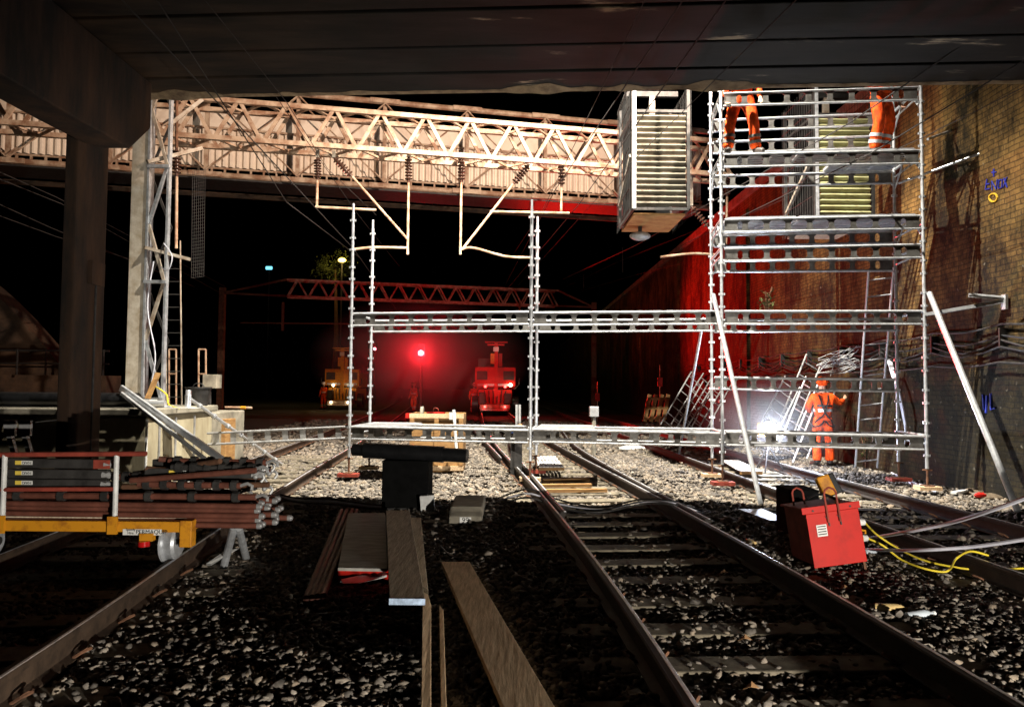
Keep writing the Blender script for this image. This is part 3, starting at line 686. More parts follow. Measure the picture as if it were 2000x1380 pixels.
def beam(b0, b1, k, z, h=.20, npan=9):
    mb = MB(); dz = random.uniform(-.012, .012); a, c = SC(b0, k, z+dz)+su*.04, SC(b1, k, z-dz)-su*.04; e = Vector((0,0,1))
    mb.tube(a, c, .021, n=8); mb.tube(a-e*h, c-e*h, .016, n=8)
    o = mb.build('ledger_beam', galv, sc, True); L = (c-a).length; d = (c-a)/L
    zs = [-(h-.008), -(h-.026), -(h-.055), -.058, -.028, -.010]; mb = MB(); cols = []
    for i in range(npan+1):
        w = .085 if 0 < i < npan else .2; x = min(max(L*i/npan, w/2+.01), L-w/2-.01)
        if 0 < i: cols.append((x-w/2-.035, 0))
        cols += [(x-w/2, 1), (x+w/2, 1 if i == npan else 2)]
        if i < npan: cols.append((x+w/2+.035, 3))
    nz = len(zs)
    for x, t in cols: mb.v += [tuple(a+d*x+e*z) for z in zs]
    for q in range(len(cols)-1):
        (x0, t0), (x1, t1) = cols[q], cols[q+1]; A, B = q*nz, (q+1)*nz
        for r_ in range(nz-1):
            if t0 == 3 and 0 < r_ < nz-2: continue
            if t0 == 0 and 0 < r_ < nz-2:
                if r_ == 1: mb.f.append((A+1, B+1, B+2))
                elif r_ == nz-3: mb.f.append((A+nz-2, B+nz-3, B+nz-2))
                else: pass
                continue
            if t0 == 2 and 0 < r_ < nz-2:
                if r_ == 1: mb.f.append((A+1, B+1, A+2))
                elif r_ == nz-3: mb.f.append((A+nz-2, A+nz-3, B+nz-2))
                continue
            mb.f.append((A+r_, B+r_, B+r_+1, A+r_+1))
    w_ = mb.build('web_plate', webm, o); so = w_.modifiers.new('t', 'SOLIDIFY'); so.thickness = .008; so.offset = 0; return o
for b in (0, 1, 2):
    for z in (.92, 2.84):
        for k in (0, 1): beam(b, b+1, k, z-(.0 if k == 0 else .03))
for z in (3.86, 4.32, 5.36, 6.36):
    beam(2, 3, 0, z); beam(2, 3, 1, z-.02)
beam(2, 3, 1, 1.80); beam(2, 3, 1, 5.95)
for b in (0, 1, 2, 3):
    for z in ((.92, 2.84) if b < 2 else (.92, 2.84, 3.86, 4.32, 5.36, 6.36)):
        mb = MB(); mb.tube(SC(b, 0, z)+sn*.03, SC(b, 1, z)-sn*.03, .022, n=8); mb.tube(SC(b, 0, z-.12)+sn*.03, SC(b, 1, z-.12)-sn*.03, .015, n=8); mb.build('transom', galv, sc, True)
for b in (2, 3):
    for z in (4.32, 5.36, 6.36):
        for k in (0, 1):
            s = 1 if k == 0 else -1; MB().tube(SC(b, k, z-.32)+sn*.03*s, SC(b, k, z-.03)+sn*.34*s, .016, n=6).build('knee_brace', galv, sc)
def deck(b0, b1, z, k0=.03, k1=.97, m=alu):
    mb = MB(); e = Vector((0,0,1)); mb.hexa([SC(b0,k0,z), SC(b1,k0,z), SC(b1,k1,z), SC(b0,k1,z), SC(b0,k0,z+.012), SC(b1,k0,z+.012), SC(b1,k1,z+.012), SC(b0,k1,z+.012)])
    for q in range(5): kk = k0+(k1-k0)*q/4; mb.bar(SC(b0, kk, z-.025), SC(b1, kk, z-.025), .03, .05)
    for q in range(4): bb = b0+(b1-b0)*q/3; mb.bar(SC(bb, k0, z-.026), SC(bb, k1, z-.026), .04, .045)
    return mb.build('deck_panel', m, sc)
deck(.03, .32, .95); deck(1.03, 1.33, .95, m=alud)
for z in (4.36, 5.40):
    n = 2
    deck(2.03, 2.38, z, .05, .5); deck(2.40, 2.97, z, .05, .42); deck(2.62, 2.97, z, .46, .96)
    if z < 5: deck(2.03, 2.6, z, .54, .96)
for x0, x1 in ((.33, .97), (1.34, 1.97)):
    MB().tube(SC(x0, .5, .945), SC(x1, .5, .945), .02, n=8).build('ledger_tube', galv, sc)
# rakers and wall ties
def tubepart(p, q, r=.03, m=galv, nm='raker'): return MB().tube(p, q, r, n=10).build(nm, m, sc, True)
c0 = SC(3, 0, 0); tubepart(at(1815, 572, c0.y-.06), gz(1988, 998, .06), .042, alu)
tubepart(at(1393, 575, SC(2,0,0).y-.08), gz(1486, 985, .05), .034, alu)
tubepart(at(1374, 622, 12.9), gz(1325, 892, .08), .026)
tubepart(at(1812, 272, 11.55), at(1944, 224, 14.0)+Vector((0,0,0)), .02, nm='wall_tie'); tubepart(at(1755, 358, 12.4), at(1950, 287, 11.4), .02, nm='wall_tie')
mb = MB(); a, b = SC(3, .02, 2.78), Vector((WX-.02, 10.75, 2.78)); b = at(1962, 588, 11.0); mb.bar(a, b, .14, .05); mb.build('wall_bracket', alu, sc)
mb = MB(); mb.tube(at(1892, 576, 11.1), at(1962, 582, 10.95), .03); mb.bar(at(1962, 575, 10.95), at(1962, 604, 10.95), .10, .04); mb.build('wall_plate', galv, sc)
mb = MB(); mb.tube(SC(0,0,3.0)-sn*.02, SC(0,1,2.78)+su*.3, .02)
# low beam on the left, from plinth to scaffold
lb = thing('ladder_beam', at(545, 850, 12.7), 'low ladder beam reaching from the concrete plinth to the first upright', 'beam')
def ladder_beam(root, P, Q, h, m, n, r=.02, web=.10):
    P, Q = Vector(P), Vector(Q); d = (Q-P).normalized(); s = Vector((0,0,1)); s = (s-d*s.dot(d)).normalized()
    MB().tube(P, Q, r, n=8).build('chord', m, root, True); MB().tube(P-s*h, Q-s*h, r, n=8).build('chord', m, root, True)
    L = (Q-P).length
    for i in range(n):
        p = P+d*(L*(i+.5)/n); MB().bar(p-s*.01, p-s*(h-.01), .012, web, d.cross(s).cross(s)).build('web_plate', m, root)
ladder_beam(lb, at(405, 846, 12.9), SC(0, 0, .93)-su*.04, .19, alud, 8)

# ladder inside tower
def ladder(label, p0, p1, w, m, n=11, side=None, grp=None, r=.022, rr=.013):
    p0, p1 = Vector(p0), Vector(p1); t = thing('ladder', p0, label, 'ladder', grp); d = p1-p0
    s = Vector(side) if side else Vector((1, 0, 0)); s = (s-d.normalized()*s.dot(d.normalized())).normalized()*w/2
    for k in (-1, 1): MB().tube(p0+s*k, p1+s*k, r, n=7).build('stile', m, t, True)
    for i in range(n): c = p0+d*((i+.6)/(n+.2)); MB().tube(c-s, c+s, rr, n=6).build('rung', m, t)
    return t
ladder('tall aluminium ladder climbing inside the tower beside the brick wall', gz(1692, 915, .06), at(1721, 525, 12.95), .43, alu, 13)
# leaning frames and beams behind
for i, (x0, y0, x1, y1, Y, l) in enumerate(((1532, 893, 1590, 745, 15.2, 'short aluminium ladder frame leaning nearest the orange worker'), (1560, 885, 1617, 750, 15.6, 'short ladder frame half hidden behind the worker leg'),
        (1495, 850, 1548, 745, 16.2, 'thin leaning frame above the glare of the work light'), (1528, 855, 1590, 700, 16.6, 'tallest leaning frame behind the work light'))):
    ladder(l, at(x0, y0, Y), at(x1, y1, Y+.5), .42, alu if i < 2 else alud, 6, (1, .2, -.3), 'ladder frames leaning beside the wall', .02)
for i, (x0, y0, x1, y1, l) in enumerate(((1302, 838, 1362, 735, 'red lit ladder frame leaning, the one nearest the pallet'), (1322, 838, 1385, 738, 'red lit ladder frame leaning, second from the pallet'), (1345, 840, 1402, 745, 'red lit ladder frame leaning behind the tower upright'), (1362, 842, 1425, 728, 'red lit ladder frame leaning, the one farthest from the pallet'))):
    ladder(l, at(x0, y0, 20.5+i*.3), at(x1, y1, 21+i*.3), .45, alud, 7, (1, .3, -.35), 'ladder frames leaning in the red light', .02)
# red pallet leaning
pl = thing('pallet', at(1278, 825, 26), 'red lit timber pallet leaning on its edge near the wall', 'pallet')
for i in range(4): x = 1259+i*12; MB().bar(at(x, 823, 26), at(x+10, 770, 26.4), .14, .03, (0,1,0)).build('slat', woodp, pl)
for y in (778, 797, 816): MB().bar(at(1256+(823-y)*.2, y, 26.2), at(1300+(823-y)*.2, y, 26.2), .05, .09).build('bearer', woodp, pl)

# ------------------------------------------------------------------ people
def skin_mesh(name, pts, edges, radii, m, parent, sub=1):
    me = bpy.data.meshes.new('t'); me.from_pydata([tuple(p) for p in pts], edges, []); o = bpy.data.objects.new('t', me); COL.objects.link(o)
    sk = o.modifiers.new('s', 'SKIN'); sk.use_smooth_shade = True; sb = o.modifiers.new('b', 'SUBSURF'); sb.levels = sub; sb.render_levels = sub
    for i, r in enumerate(radii): me.skin_vertices[0].data[i].radius = r if isinstance(r, tuple) else (r, r)
    me.skin_vertices[0].data[0].use_root = True
    bpy.context.view_layer.update()
    ne = bpy.data.meshes.new_from_object(o.evaluated_get(bpy.context.evaluated_depsgraph_get())); bpy.data.objects.remove(o); bpy.data.meshes.remove(me)
    ne.name = name; ne.materials.clear(); ne.materials.append(m); q = bpy.data.objects.new(name, ne); COL.objects.link(q); q.parent = parent; q['_o'] = tuple(parent.location); return q
def person(loc, rot, label, J={}, cloth=orangem, harness=False, helmet=whitem, vest=True, far=False, band=reflm, legbands=True):
    t = thing('person', loc, label, 'person'); t.rotation_euler = (0, 0, rot)
    j = dict(pel=(0,0,.96), wst=(0,0,1.10), che=(0,.01,1.33), nck=(0,.0,1.48), hd0=(0,.02,1.58), hd1=(0,.03,1.70), hd2=(0,.02,1.78))
    for s, n in ((-1, 'l'), (1, 'r')):
        j.update({n+'hip': (s*.10,0,.90), n+'kne': (s*.13,.02,.50), n+'ank': (s*.15,-.02,.09), n+'toe': (s*.18,.15,.04), n+'sho': (s*.19,0,1.43), n+'elb': (s*.27,.0,1.14), n+'wri': (s*.28,.10,.90), n+'han': (s*.28,.15,.83)})
    j.update(J); V = {k: Vector(v) for k, v in j.items()}
    names = ['pel','wst','che','nck','hd0','hd1','hd2']; rad = {'pel': (.145,.105), 'wst': (.13,.10), 'che': (.155,.11), 'nck': .055, 'hd0': .068, 'hd1': .088, 'hd2': .06}
    ed = [('pel','wst'),('wst','che'),('che','nck'),('nck','hd0'),('hd0','hd1'),('hd1','hd2')]
    for n in 'lr':
        names += [n+x for x in ('hip','kne','ank','toe','sho','elb','wri','han')]
        rad.update({n+'hip': .085, n+'kne': .058, n+'ank': .04, n+'toe': .035, n+'sho': .055, n+'elb': .04, n+'wri': .026, n+'han': (.038, .02)})
        ed += [('pel',n+'hip'),(n+'hip',n+'kne'),(n+'kne',n+'ank'),(n+'ank',n+'toe'),('che',n+'sho'),(n+'sho',n+'elb'),(n+'elb',n+'wri'),(n+'wri',n+'han')]
        if not far:
            d = (V[n+'han']-V[n+'wri']).normalized(); sd = d.cross(Vector((0,1,.2))).normalized(); cu = sd.cross(d)*.5
            for q in range(4):
                a, b = f'{n}f{q}a', f'{n}f{q}b'; w = sd*(.03-.02*q); L = (.03, .038, .036, .028)[q]
                V[a] = V[n+'han']+d*.03+w; V[b] = V[a]+(d+cu*.6).normalized()*(.02+L); names += [a, b]; rad[a] = rad[b] = .009; ed += [(n+'han', a), (a, b)]
            V[n+'th'] = V[n+'han']+sd*.055+d*.01; names.append(n+'th'); rad[n+'th'] = .010; ed.append((n+'wri', n+'th'))
    ix = {k: i for i, k in enumerate(names)}
    skin_mesh('body', [V[k] for k in names], [(ix[a], ix[b]) for a, b in ed], [rad[k] for k in names], skinm, t)
    def garment(nm, ks, ee, rr, m):
        i2 = {k: i for i, k in enumerate(ks)}; return skin_mesh(nm, [V[k] for k in ks], [(i2[a], i2[b]) for a, b in ee], rr, m, t, 1 if far else 2)
    for n in 'lr':   # hems stop a little above ankle and wrist
        V[n+'mth'] = V[n+'hip'].lerp(V[n+'kne'], .5)+Vector((0,.012,0)); V[n+'cal'] = V[n+'kne'].lerp(V[n+'ank'], .5)-Vector((0,.02,0)); V[n+'cuf'] = V[n+'kne'].lerp(V[n+'ank'], .97); V[n+'slv'] = V[n+'elb'].lerp(V[n+'wri'], .92)
    garment('trousers', ['pel','wst','lhip','lmth','lkne','lcal','lcuf','rhip','rmth','rkne','rcal','rcuf'], [('pel','wst'),('pel','lhip'),('lhip','lmth'),('lmth','lkne'),('lkne','lcal'),('lcal','lcuf'),('pel','rhip'),('rhip','rmth'),('rmth','rkne'),('rkne','rcal'),('rcal','rcuf')],
            [(.165,.135),(.15,.12)]+[(.112,.115),(.105,.108),(.086,.09),(.09,.092),(.092,.10)]*2, cloth)
    V['hem'] = V['pel'].lerp(V['wst'], .1)
    garment('jacket', ['che','wst','hem','nck','lsho','lelb','lslv','rsho','relb','rslv'], [('che','wst'),('wst','hem'),('che','nck'),('che','lsho'),('lsho','lelb'),('lelb','lslv'),('che','rsho'),('rsho','relb'),('relb','rslv')],
            [(.195,.15),(.185,.15),(.185,.155),.075]+[.085,.068,.052]*2, cloth)
    def lb_(mb): mb.M = None; return mb
    def loc_build(mb, nm, m, sm=True):
        base = Vector(loc); mb.v = [tuple(Vector(p)+base) for p in mb.v]; return mb.build(nm, m, t, sm)
    for n in 'lr':
        a, k = V[n+'ank'], V[n+'toe']; mb = MB(); mb.poly([a+Vector((0,-.02,.10)), a+Vector((0,-.01,.02)), a.lerp(k, .4)+Vector((0,0,-.01)), k+Vector((0,0,.005)), k+(k-a).normalized()*.05+Vector((0,0,.0))], [.058, .062, .055, .05, .03], 10); loc_build(mb, 'boot', bootm)
        for f0 in ((.42, .66) if legbands else ()):
            A, B = V[n+'kne'], V[n+'ank']; p, q = A.lerp(B, f0-.06), A.lerp(B, f0+.06); off = Vector((0,-.018,0)); mb = MB(); mb.tube(p+off, q+off, .1, .102, n=14); loc_build(mb, 'reflective_band', band)
    mb = MB(); mb.ball(V['hd1']+Vector((0,.0,.05)), .128, .92, 1.12, .85); mb.tube(V['hd1']+Vector((0,.02,.03)), V['hd1']+Vector((0,.02,.045)), .15, n=14); loc_build(mb, 'helmet', helmet)
    for s in (-1, 1):
        mb = MB(); mb.ball(V['hd1']+Vector((s*.032, .085, -.02)), .013); loc_build(mb, 'eye', blackm) if not far else None
    if not far:
        mb = MB(); mb.bar(V['hd1']+Vector((0,.09,-.015)), V['hd1']+Vector((0,.11,-.05)), .02, .03); loc_build(mb, 'nose', skinm)
    if harness or vest:
        mb = MB(); c = V['wst'].lerp(V['che'], .25); mb.lathe([(.175, -.03), (.178, .03)], 18, Matrix.Translation(c) @ Matrix.Diagonal((1.08, .88, 1, 1))); loc_build(mb, 'reflective_belt', band)
    if harness:
        mb = MB(); 
        for s in (-1, 1):
            mb.poly(smooth_path([V['che']+Vector((s*.10, .10, .14)), V['che']+Vector((s*.09, -.08, .13)), V['che']+Vector((s*.06, -.165, -.02)), V['wst']+Vector((-s*.02, -.175, -.02)), V['pel']+Vector((-s*.15, -.10, -.02)), V['pel']+Vector((-s*.17, .02, -.10))]), .017, 5)
            mb.poly(smooth_path([V['pel']+Vector((s*.02, -.15, -.02)), V['pel']+Vector((s*.08, -.165, -.10)), V['pel']+Vector((s*.19, -.09, -.14)), V['pel']+Vector((s*.22, 0, -.10))]), .017, 5)
        mb.lathe([(.182, -.02), (.182, .02)], 18, Matrix.Translation(V['wst']+Vector((0,0,.15))) @ Matrix.Diagonal((1.07, .9, 1, 1)))
        loc_build(mb, 'harness', blackm)
    return t
p1 = at(1449, 300, 11.95); p1.z = 5.415
person(p1, R(180), 'worker in orange trousers standing legs apart on the top scaffold deck', dict(lhip=(-.11,0,.90), lkne=(-.19,.03,.49), lank=(-.24,-.02,.09), ltoe=(-.28,.13,.04), rhip=(.11,0,.90), rkne=(.20,.03,.49), rank=(.22,-.02,.09), rtoe=(.26,.13,.04)), band=mat('grey_tape', (.12, .11, .10), .6))
p2 = at(1722, 292, 11.95); p2.z = 5.415
person(p2, R(200), 'worker in orange trousers with legs close together at the wall end of the deck', dict(lhip=(-.10,0,.90), rhip=(.10,0,.90), lkne=(-.13,.05,.50), lank=(-.06,-.02,.09), ltoe=(-.03,.16,.04), rkne=(.15,.10,.51), rank=(.13,-.02,.09), rtoe=(.20,.13,.04), rwri=(.25,.35,1.2), rhan=(.24,.42,1.23)))
p3 = at(1608, 905, 15.4); p3.z = .03
person(p3, R(-8), 'worker in orange overalls and black harness seen from behind at the foot of the wall', dict(rsho=(.19,.03,1.43), relb=(.38,.16,1.30), rwri=(.52,.32,1.38), rhan=(.56,.38,1.42), lelb=(-.27,.14,1.2), lwri=(-.15,.32,1.1), lhan=(-.1,.38,1.1), lank=(-.12,-.02,.09), rank=(.12,-.02,.09)), harness=True, helmet=orangem, legbands=False)
p4 = at(808, 792, 46); p4.z = .0
person(p4, R(150), 'distant walking figure in dark trousers and red lit jacket under the signal', dict(lank=(-.1,.15,.09), ltoe=(-.1,.3,.05), rank=(.1,-.2,.1)), far=True)
p5 = at(926, 797, 44); p5.z = 0
person(p5, R(190), 'distant figure standing at the left flank of the red lit rail vehicle', far=True)
p6 = at(632, 785, 50); p6.z = 0
person(p6, R(160), 'distant dim figure standing left of the yellow lit vehicle', far=True)

# ------------------------------------------------------------------ rail vehicles in the distance
def rrv(X, Y, label, bodym, lens, lensw=None, s=1):
    t = thing('rail_excavator', (X, Y, 0), label, 'excavator', 'distant road rail machines')
    def B(nm, x0, x1, y0, y1, z0, z1, m, par=t, bev=.03): return MB().box(X+x0*s, X+x1*s, Y+y0, Y+y1, z0, z1).build(nm, m, par, bevel=bev)
    B('counterweight', -1.15, 1.15, 0, .8, 1.62, 2.72, bodym); B('engine_cover', -1.1, 1.1, .8, 3.2, 1.5, 2.5, bodym)
    B('chassis', -.95, .95, .2, 3.6, .62, 1.45, bodym); B('cab', -1.1, -.1, 2.2, 3.6, 1.5, 3.3, darkm)
    B('turntable', -.5, .5, .6, 1.8, 1.45, 1.55, darkm)
    for k in (-1, 1):
        MB().tube((X+k*1.15*s-.18, Y+.7, .62), (X+k*1.15*s+.18, Y+.7, .62), .48, n=18).build('tyre', blackm, t, True)
        MB().tube((X+k*.75*s-.06, Y-.35, .38), (X+k*.75*s+.06, Y-.35, .38), .2, n=14).build('rail_wheel', steel_w, t, True)
        mb = MB(); mb.ball((X+k*.56*s, Y-.06, 1.62), .075); mb.build('lamp', lens, t, True)
        mb = MB(); mb.ball((X+k*.56*s, Y-.62, .50), .065); mb.build('lamp', lens, t, True)
    B('bogie_frame', -.85, .85, -.55, .2, .36, .62, steel_w); B('buffer_beam', -.75, .75, -.64, -.56, .28, .36, whitem)
    mb = MB(); 
    for i in range(6): mb.poly([(X-.6+i*.24, Y-.02, 1.4), (X-.55+i*.22, Y-.2, 1.05), (X-.5+i*.2, Y-.1, .7)], .035, 6)
    mb.build('hydraulic_hose', darkm, t)
    MB().bar((X+.05, Y-.1, 1.0), (X+.05, Y-.1, 4.1), .20, .20).build('boom', bodym, t); MB().box(X-.28, X-.05, Y-.05, Y+.3, 2.9, 3.5).build('boom_cylinder', yellowm, t); MB().box(X+.18, X+.38, Y-.05, Y+.2, 2.75, 3.5).build('boom_link', bodym, t)
    for k in (-1, 1): MB().box(X+k*.75-.3, X+k*.75+.3, Y-.02, Y-.002, 2.0, 2.5).build('vent_panel', darkm, t)
    MB().box(X-1.0, X+1.0, Y-.012, Y-.002, 1.66, 1.78).build('warning_band', reflm, t)
    B('step', -.9, -.55, -.3, .15, .66, 1.3, darkm); B('tool_box', .5, .92, -.25, .15, .66, 1.25, darkm)
    for k in (-1, 1): MB().poly([(X+k*1.1, Y-.05, 1.5), (X+k*1.35, Y-.1, 1.75), (X+k*1.35, Y-.1, 2.1)], .03, 6).build('mirror_arm', darkm, t)
    mb = MB(); mb.ball((X+.86, Y-.12, 1.72), .09); mb.build('beacon', warmW if lens is flameR else whitem, t, True)
    MB().box(X-.12, X+.18, Y-.22, Y-.201, 3.6, 3.85).build('number_board', labelw, t)
    mb = MB(); mb.bar((X-.58, Y-.1, 4.12), (X+.68, Y-.1, 4.12), .5, .06); mb.bar((X-.45, Y-.1, 3.98), (X+.5, Y-.1, 3.98), .3, .08); mb.build('work_head', bodym, t)
    return t
rrv(at(967, 790, 42).x, 42, 'rail mounted excavator glowing red on the middle track in the distance', redp, flameR)
v2 = rrv(at(667, 780, 50).x, 50, 'rail mounted excavator lit yellow in the far left distance', yellowm, warmW)
# signals
def signal(px, py, Y, r, label):
    p = at(px, py, Y); t = thing('railway_signal', (p.x, p.y, 0), label, 'signal', 'red railway signals')
    MB().tube((p.x, p.y+.15, 0), (p.x, p.y+.15, p.z+.2), .06, n=8).build('post', darkm, t)
    MB().box(p.x-.2, p.x+.2, p.y+.02, p.y+.12, p.z-.25, p.z+.5).build('backboard', blackm, t, bevel=.05)
    mb = MB(); mb.ball((p.x, p.y, p.z), r, 1, .4, 1); mb.build('lens', sigR, t, True)
    mb = MB(); mb.tube((p.x, p.y-.22, p.z+.16), (p.x, p.y, p.z+.19), .02); mb.build('hood', blackm, t)
signal(822, 689, 40, .13, 'red signal with the largest glow at the centre of the picture')
signal(732, 681, 62, .10, 'smaller red signal seen just right of a scaffold upright')
# street light in a tree, blue window light
sl = thing('street_lamp', (at(668, 500, 63).x, 63, 0), 'yellow street lamp shining through a tree top', 'street lamp')
q = at(668, 508, 63); MB().tube((q.x, 63, 0), (q.x, 63, q.z), .08, n=8).build('pole', darkm, sl); mb = MB(); mb.ball(q, .28, 1.2, .7, .7); mb.build('lamp_head', flameY, sl, True)
tr = thing('tree', (at(655, 700, 64).x, 64.5, 0), 'leafy tree top lit yellow by the street lamp behind the far gantry', 'tree')
q = at(655, 525, 64.5); MB().poly([(q.x, 64.5, 0), (q.x+.2, 64.5, 6), (q.x, 64.5, q.z)], [.3, .2, .08], 8).build('trunk', rusty, tr)
mb = MB()
for c in range(34):
    cc = Vector(q)+Vector((random.gauss(0, .95), random.gauss(0, .8), random.gauss(0, .75)))
    for i in range(44):
        p = cc+Vector((random.gauss(0,.24), random.gauss(0,.24), random.gauss(0,.22))); a = Vector((random.uniform(-1,1), random.uniform(-1,1), random.uniform(-1,1))).normalized()*.09; b = a.cross(Vector((random.random(), random.random(), 1))).normalized()*.04
        mb.add([p-a, p+b, p+a, p-b], [(0,1,2,3)])
mb.build('crown', leafm, tr)
bl = thing('distant_lamp', at(525, 523, 110), 'small pale blue light high in the dark on a distant roof', 'lamp')
q = at(525, 523, 110); mb = MB(); mb.box(q.x-.5, q.x+.5, q.y, q.y+.2, q.z-.25, q.z+.25); mb.build('lens', cyanW, bl, bevel=.1); MB().tube((q.x, q.y+.3, 0), (q.x, q.y+.3, q.z), .12, n=6).build('pole', darkm, bl)

# ------------------------------------------------------------------ wires
def wire(label, pts, r=.008, m=wirem, grp='overhead line wires'):
    o = MB().poly([at(*p) for p in pts], r, 5).build('overhead_wire', m); return tag(o, label, 'wire', grp)
wire('overhead wire entering at the top left corner side and passing the mast', [(238, 0, 7.2), (690, 485, 17), (800, 640, 45)], .009)
wire('overhead wire parallel and right of the first, crossing the left of the gantry', [(306, 0, 7.2), (560, 395, 14), (705, 505, 20)], .009)
wire('third thin wire crossing the gantry above the slanting insulator', [(400, 0, 7.4), (560, 200, 10.6), (640, 330, 14.5), (735, 420, 17)], .006)
wire('thin wire descending between the two scaffold uprights on the left', [(540, 190, 10.8), (700, 420, 17), (780, 520, 30)], .006)
wire('pale overhead wire reaching the top edge right of centre', [(1422, -5, 7.1), (1130, 400, 17), (960, 600, 50)], .009)
wire('overhead wire running just left of the pale one', [(1338, -5, 7.1), (1085, 370, 16.5), (985, 560, 50)], .009)
wire('thin overhead wire farthest left of the centre bundle', [(1262, -5, 7.2), (1060, 410, 17), (1000, 500, 30)], .006)
wire('overhead wire crossing in front of the dull grey mesh cage', [(1560, -5, 7.0), (1200, 350, 15), (1010, 560, 50)], .006)
wire('dark overhead wire crossing the top of the scaffold tower, upper of two', [(2000, 5, 8.0), (1660, 240, 11), (1240, 480, 21), (1100, 545, 40)], .010)
wire('dark overhead wire crossing the tower, just under the other one', [(2000, 118, 8.6), (1700, 300, 11), (1330, 480, 20)], .010)
wire('thin wire under the soffit at the right edge', [(2010, 165, 8.8), (1800, 270, 10.8), (1460, 420, 18)], .006)
wire('upper thin wire far left between pier and frame edge', [(-10, 332, 14), (110, 385, 16), (440, 560, 40)], .009)
wire('second thin wire far left beneath the upper one', [(-10, 346, 14), (120, 398, 16), (435, 575, 40)], .009)
wire('lower faint wire far left', [(-10, 395, 14), (100, 445, 16), (380, 560, 34)], .009)
wire('lowest faint wire far left of the pier', [(-10, 418, 14), (110, 462, 16), (300, 520, 26)], .008)
wire('wire sloping in red light towards the end of the far gantry, upper', [(1420, 425, 22), (1210, 510, 34), (1105, 560, 46)], .005)
wire('wire sloping in red light towards the end of the far gantry, lower', [(1385, 500, 22), (1230, 540, 34), (1130, 570, 46)], .005)
for x, a, b in ((1216, 483, 532), (1140, 535, 563)): wire(f'short red lit dropper wire, the {"longer" if x > 1200 else "shorter"} one', [(x, a, 34), (x, b, 34)], .02, grp='dropper wires')
# cables on the wall
for i, (z0, z1, sag, l) in enumerate(((2.62, 2.05, .06, 'topmost cable clipped along the brick wall'), (2.45, 1.95, .10, 'second cable along the brick wall'), (2.38, 1.85, .16, 'third sagging cable along the brick wall'), (2.28, 1.78, .12, 'fourth cable along the brick wall'), (2.05, 1.6, .05, 'lowest cable along the brick wall'))):
    pts = []
    for k in range(50):
        y = 9.2+k*.45; pts.append((WX-.07-.012*i, y, z0+(z1-z0)*k/50*.2-sag*math.sin(math.pi*((y-9.2) % 1.8)/1.8)))
    tag(MB().poly(pts, .016, 6).build('cable', blackcab if i % 2 else darkm), l, 'cable', 'cables along the brick wall')
for k in range(12):
    y = 9.2+k*1.8; tag(MB().box(WX-.12, WX, y-.015, y+.015, 2.25, 2.55).build('cable_bracket', darkm), 'small steel bracket carrying cables on the brick wall', 'bracket', 'cable brackets')
# bundle of pale cables behind the worker
mb = MB()
for i in range(26):
    a = at(random.uniform(1590, 1640), random.uniform(690, 735), 15.8); b = at(random.uniform(1650, 1692), random.uniform(672, 720), 15.6); c = (a+b)/2+Vector((random.uniform(-.1,.1), 0, random.uniform(-.12, .12)))
    mb.poly(smooth_path([a, c, b], 4), .007, 4)
tag(mb.build('cable_bundle', alud), 'tangled bundle of pale cables hanging from the wall above the worker', 'cables', kind='stuff')
for i, x in enumerate((1705, 1712, 1719)):
    tag(MB().poly(smooth_path([(WX-.1-.03*i, 14.2, 2.2), (WX-.15, 13.6, .8), gz(x+20, 905+i*3, .06), gz(x+60, 935+i*4, .05), gz(x+110, 950+i*5, .05)]), .018, 6).build('cable', greycab), ('inner', 'middle', 'outer')[i]+' grey cable dropping to the ground beside the ladder foot', 'cable', 'cables dropping beside the ladder')
# graffiti
gr = thing('graffiti', (WX-.01, 10.4, 4.0), 'blue sprayed scribble with a small yellow ring on the brick wall', 'graffiti')
def wp(px, py):
    d = ray(px, py); return CAM+d*((WX-.008)/d.x)
mb = MB()
for st in (((1928,350),(1925,370),(1934,368)), ((1926,360),(1933,359)), ((1938,372),(1937,354),(1946,370),(1948,350)), ((1951,352),(1950,368),(1957,366),(1958,350),(1951,352)), ((1961,348),(1967,366)), ((1967,346),(1960,366)), ((1941,330),(1941,345)), ((1937,337),(1946,336))):
    mb.poly([wp(*q) for q in st], .011, 5)
mb.build('scribble', paintb, gr)
mb = MB(); mb.poly([wp(1940+8*math.cos(a), 386+8*math.sin(a)) for a in np.linspace(0, 6.28, 14)], .014, 5); mb.build('ring', painty, gr)
mb = MB()
for st in (((1920,770),(1922,800)), ((1928,772),(1926,806)), ((1935,768),(1936,800),(1944,796))): mb.poly([wp(*q) for q in st], .018, 5)
mb.build('lower_scribble', paintb, gr)
# shrub growing from the wall
def shrub(px, py, Y, label, n=120, s=.35, m=leafm):
    c = at(px, py, Y); t = thing('shrub', (c.x, c.y, c.z-.3), label, 'plant'); mb = MB(); st = MB()
    for k in range(9):
        e = c+Vector((random.gauss(0, s*.5), random.gauss(0, s*.3), random.uniform(-.05, s*1.3))); st.poly([c-Vector((0,0,.3)), c.lerp(e, .5), e], .008, 4)
        for i in range(n//9):
            p = (c-Vector((0,0,.2))).lerp(e, random.uniform(.3, 1))+Vector((random.gauss(0,.05), random.gauss(0,.05), random.gauss(0,.05))); a = Vector((random.uniform(-1,1), random.uniform(-1,1), random.uniform(-.5,1))).normalized()*.06; b = a.cross(Vector((.3,.2,1))).normalized()*.018
            mb.add([p-a, p+b, p+a, p-b], [(0,1,2,3)])
    st.build('stem', rusty, t); mb.build('foliage', m, t)
shrub(1497, 592, 17, 'small leafy plant sprouting from the wall above the scaffold beam')
shrub(1690, 885, 15.5, 'low weeds growing at the foot of the wall behind the ladder', 90, .3)

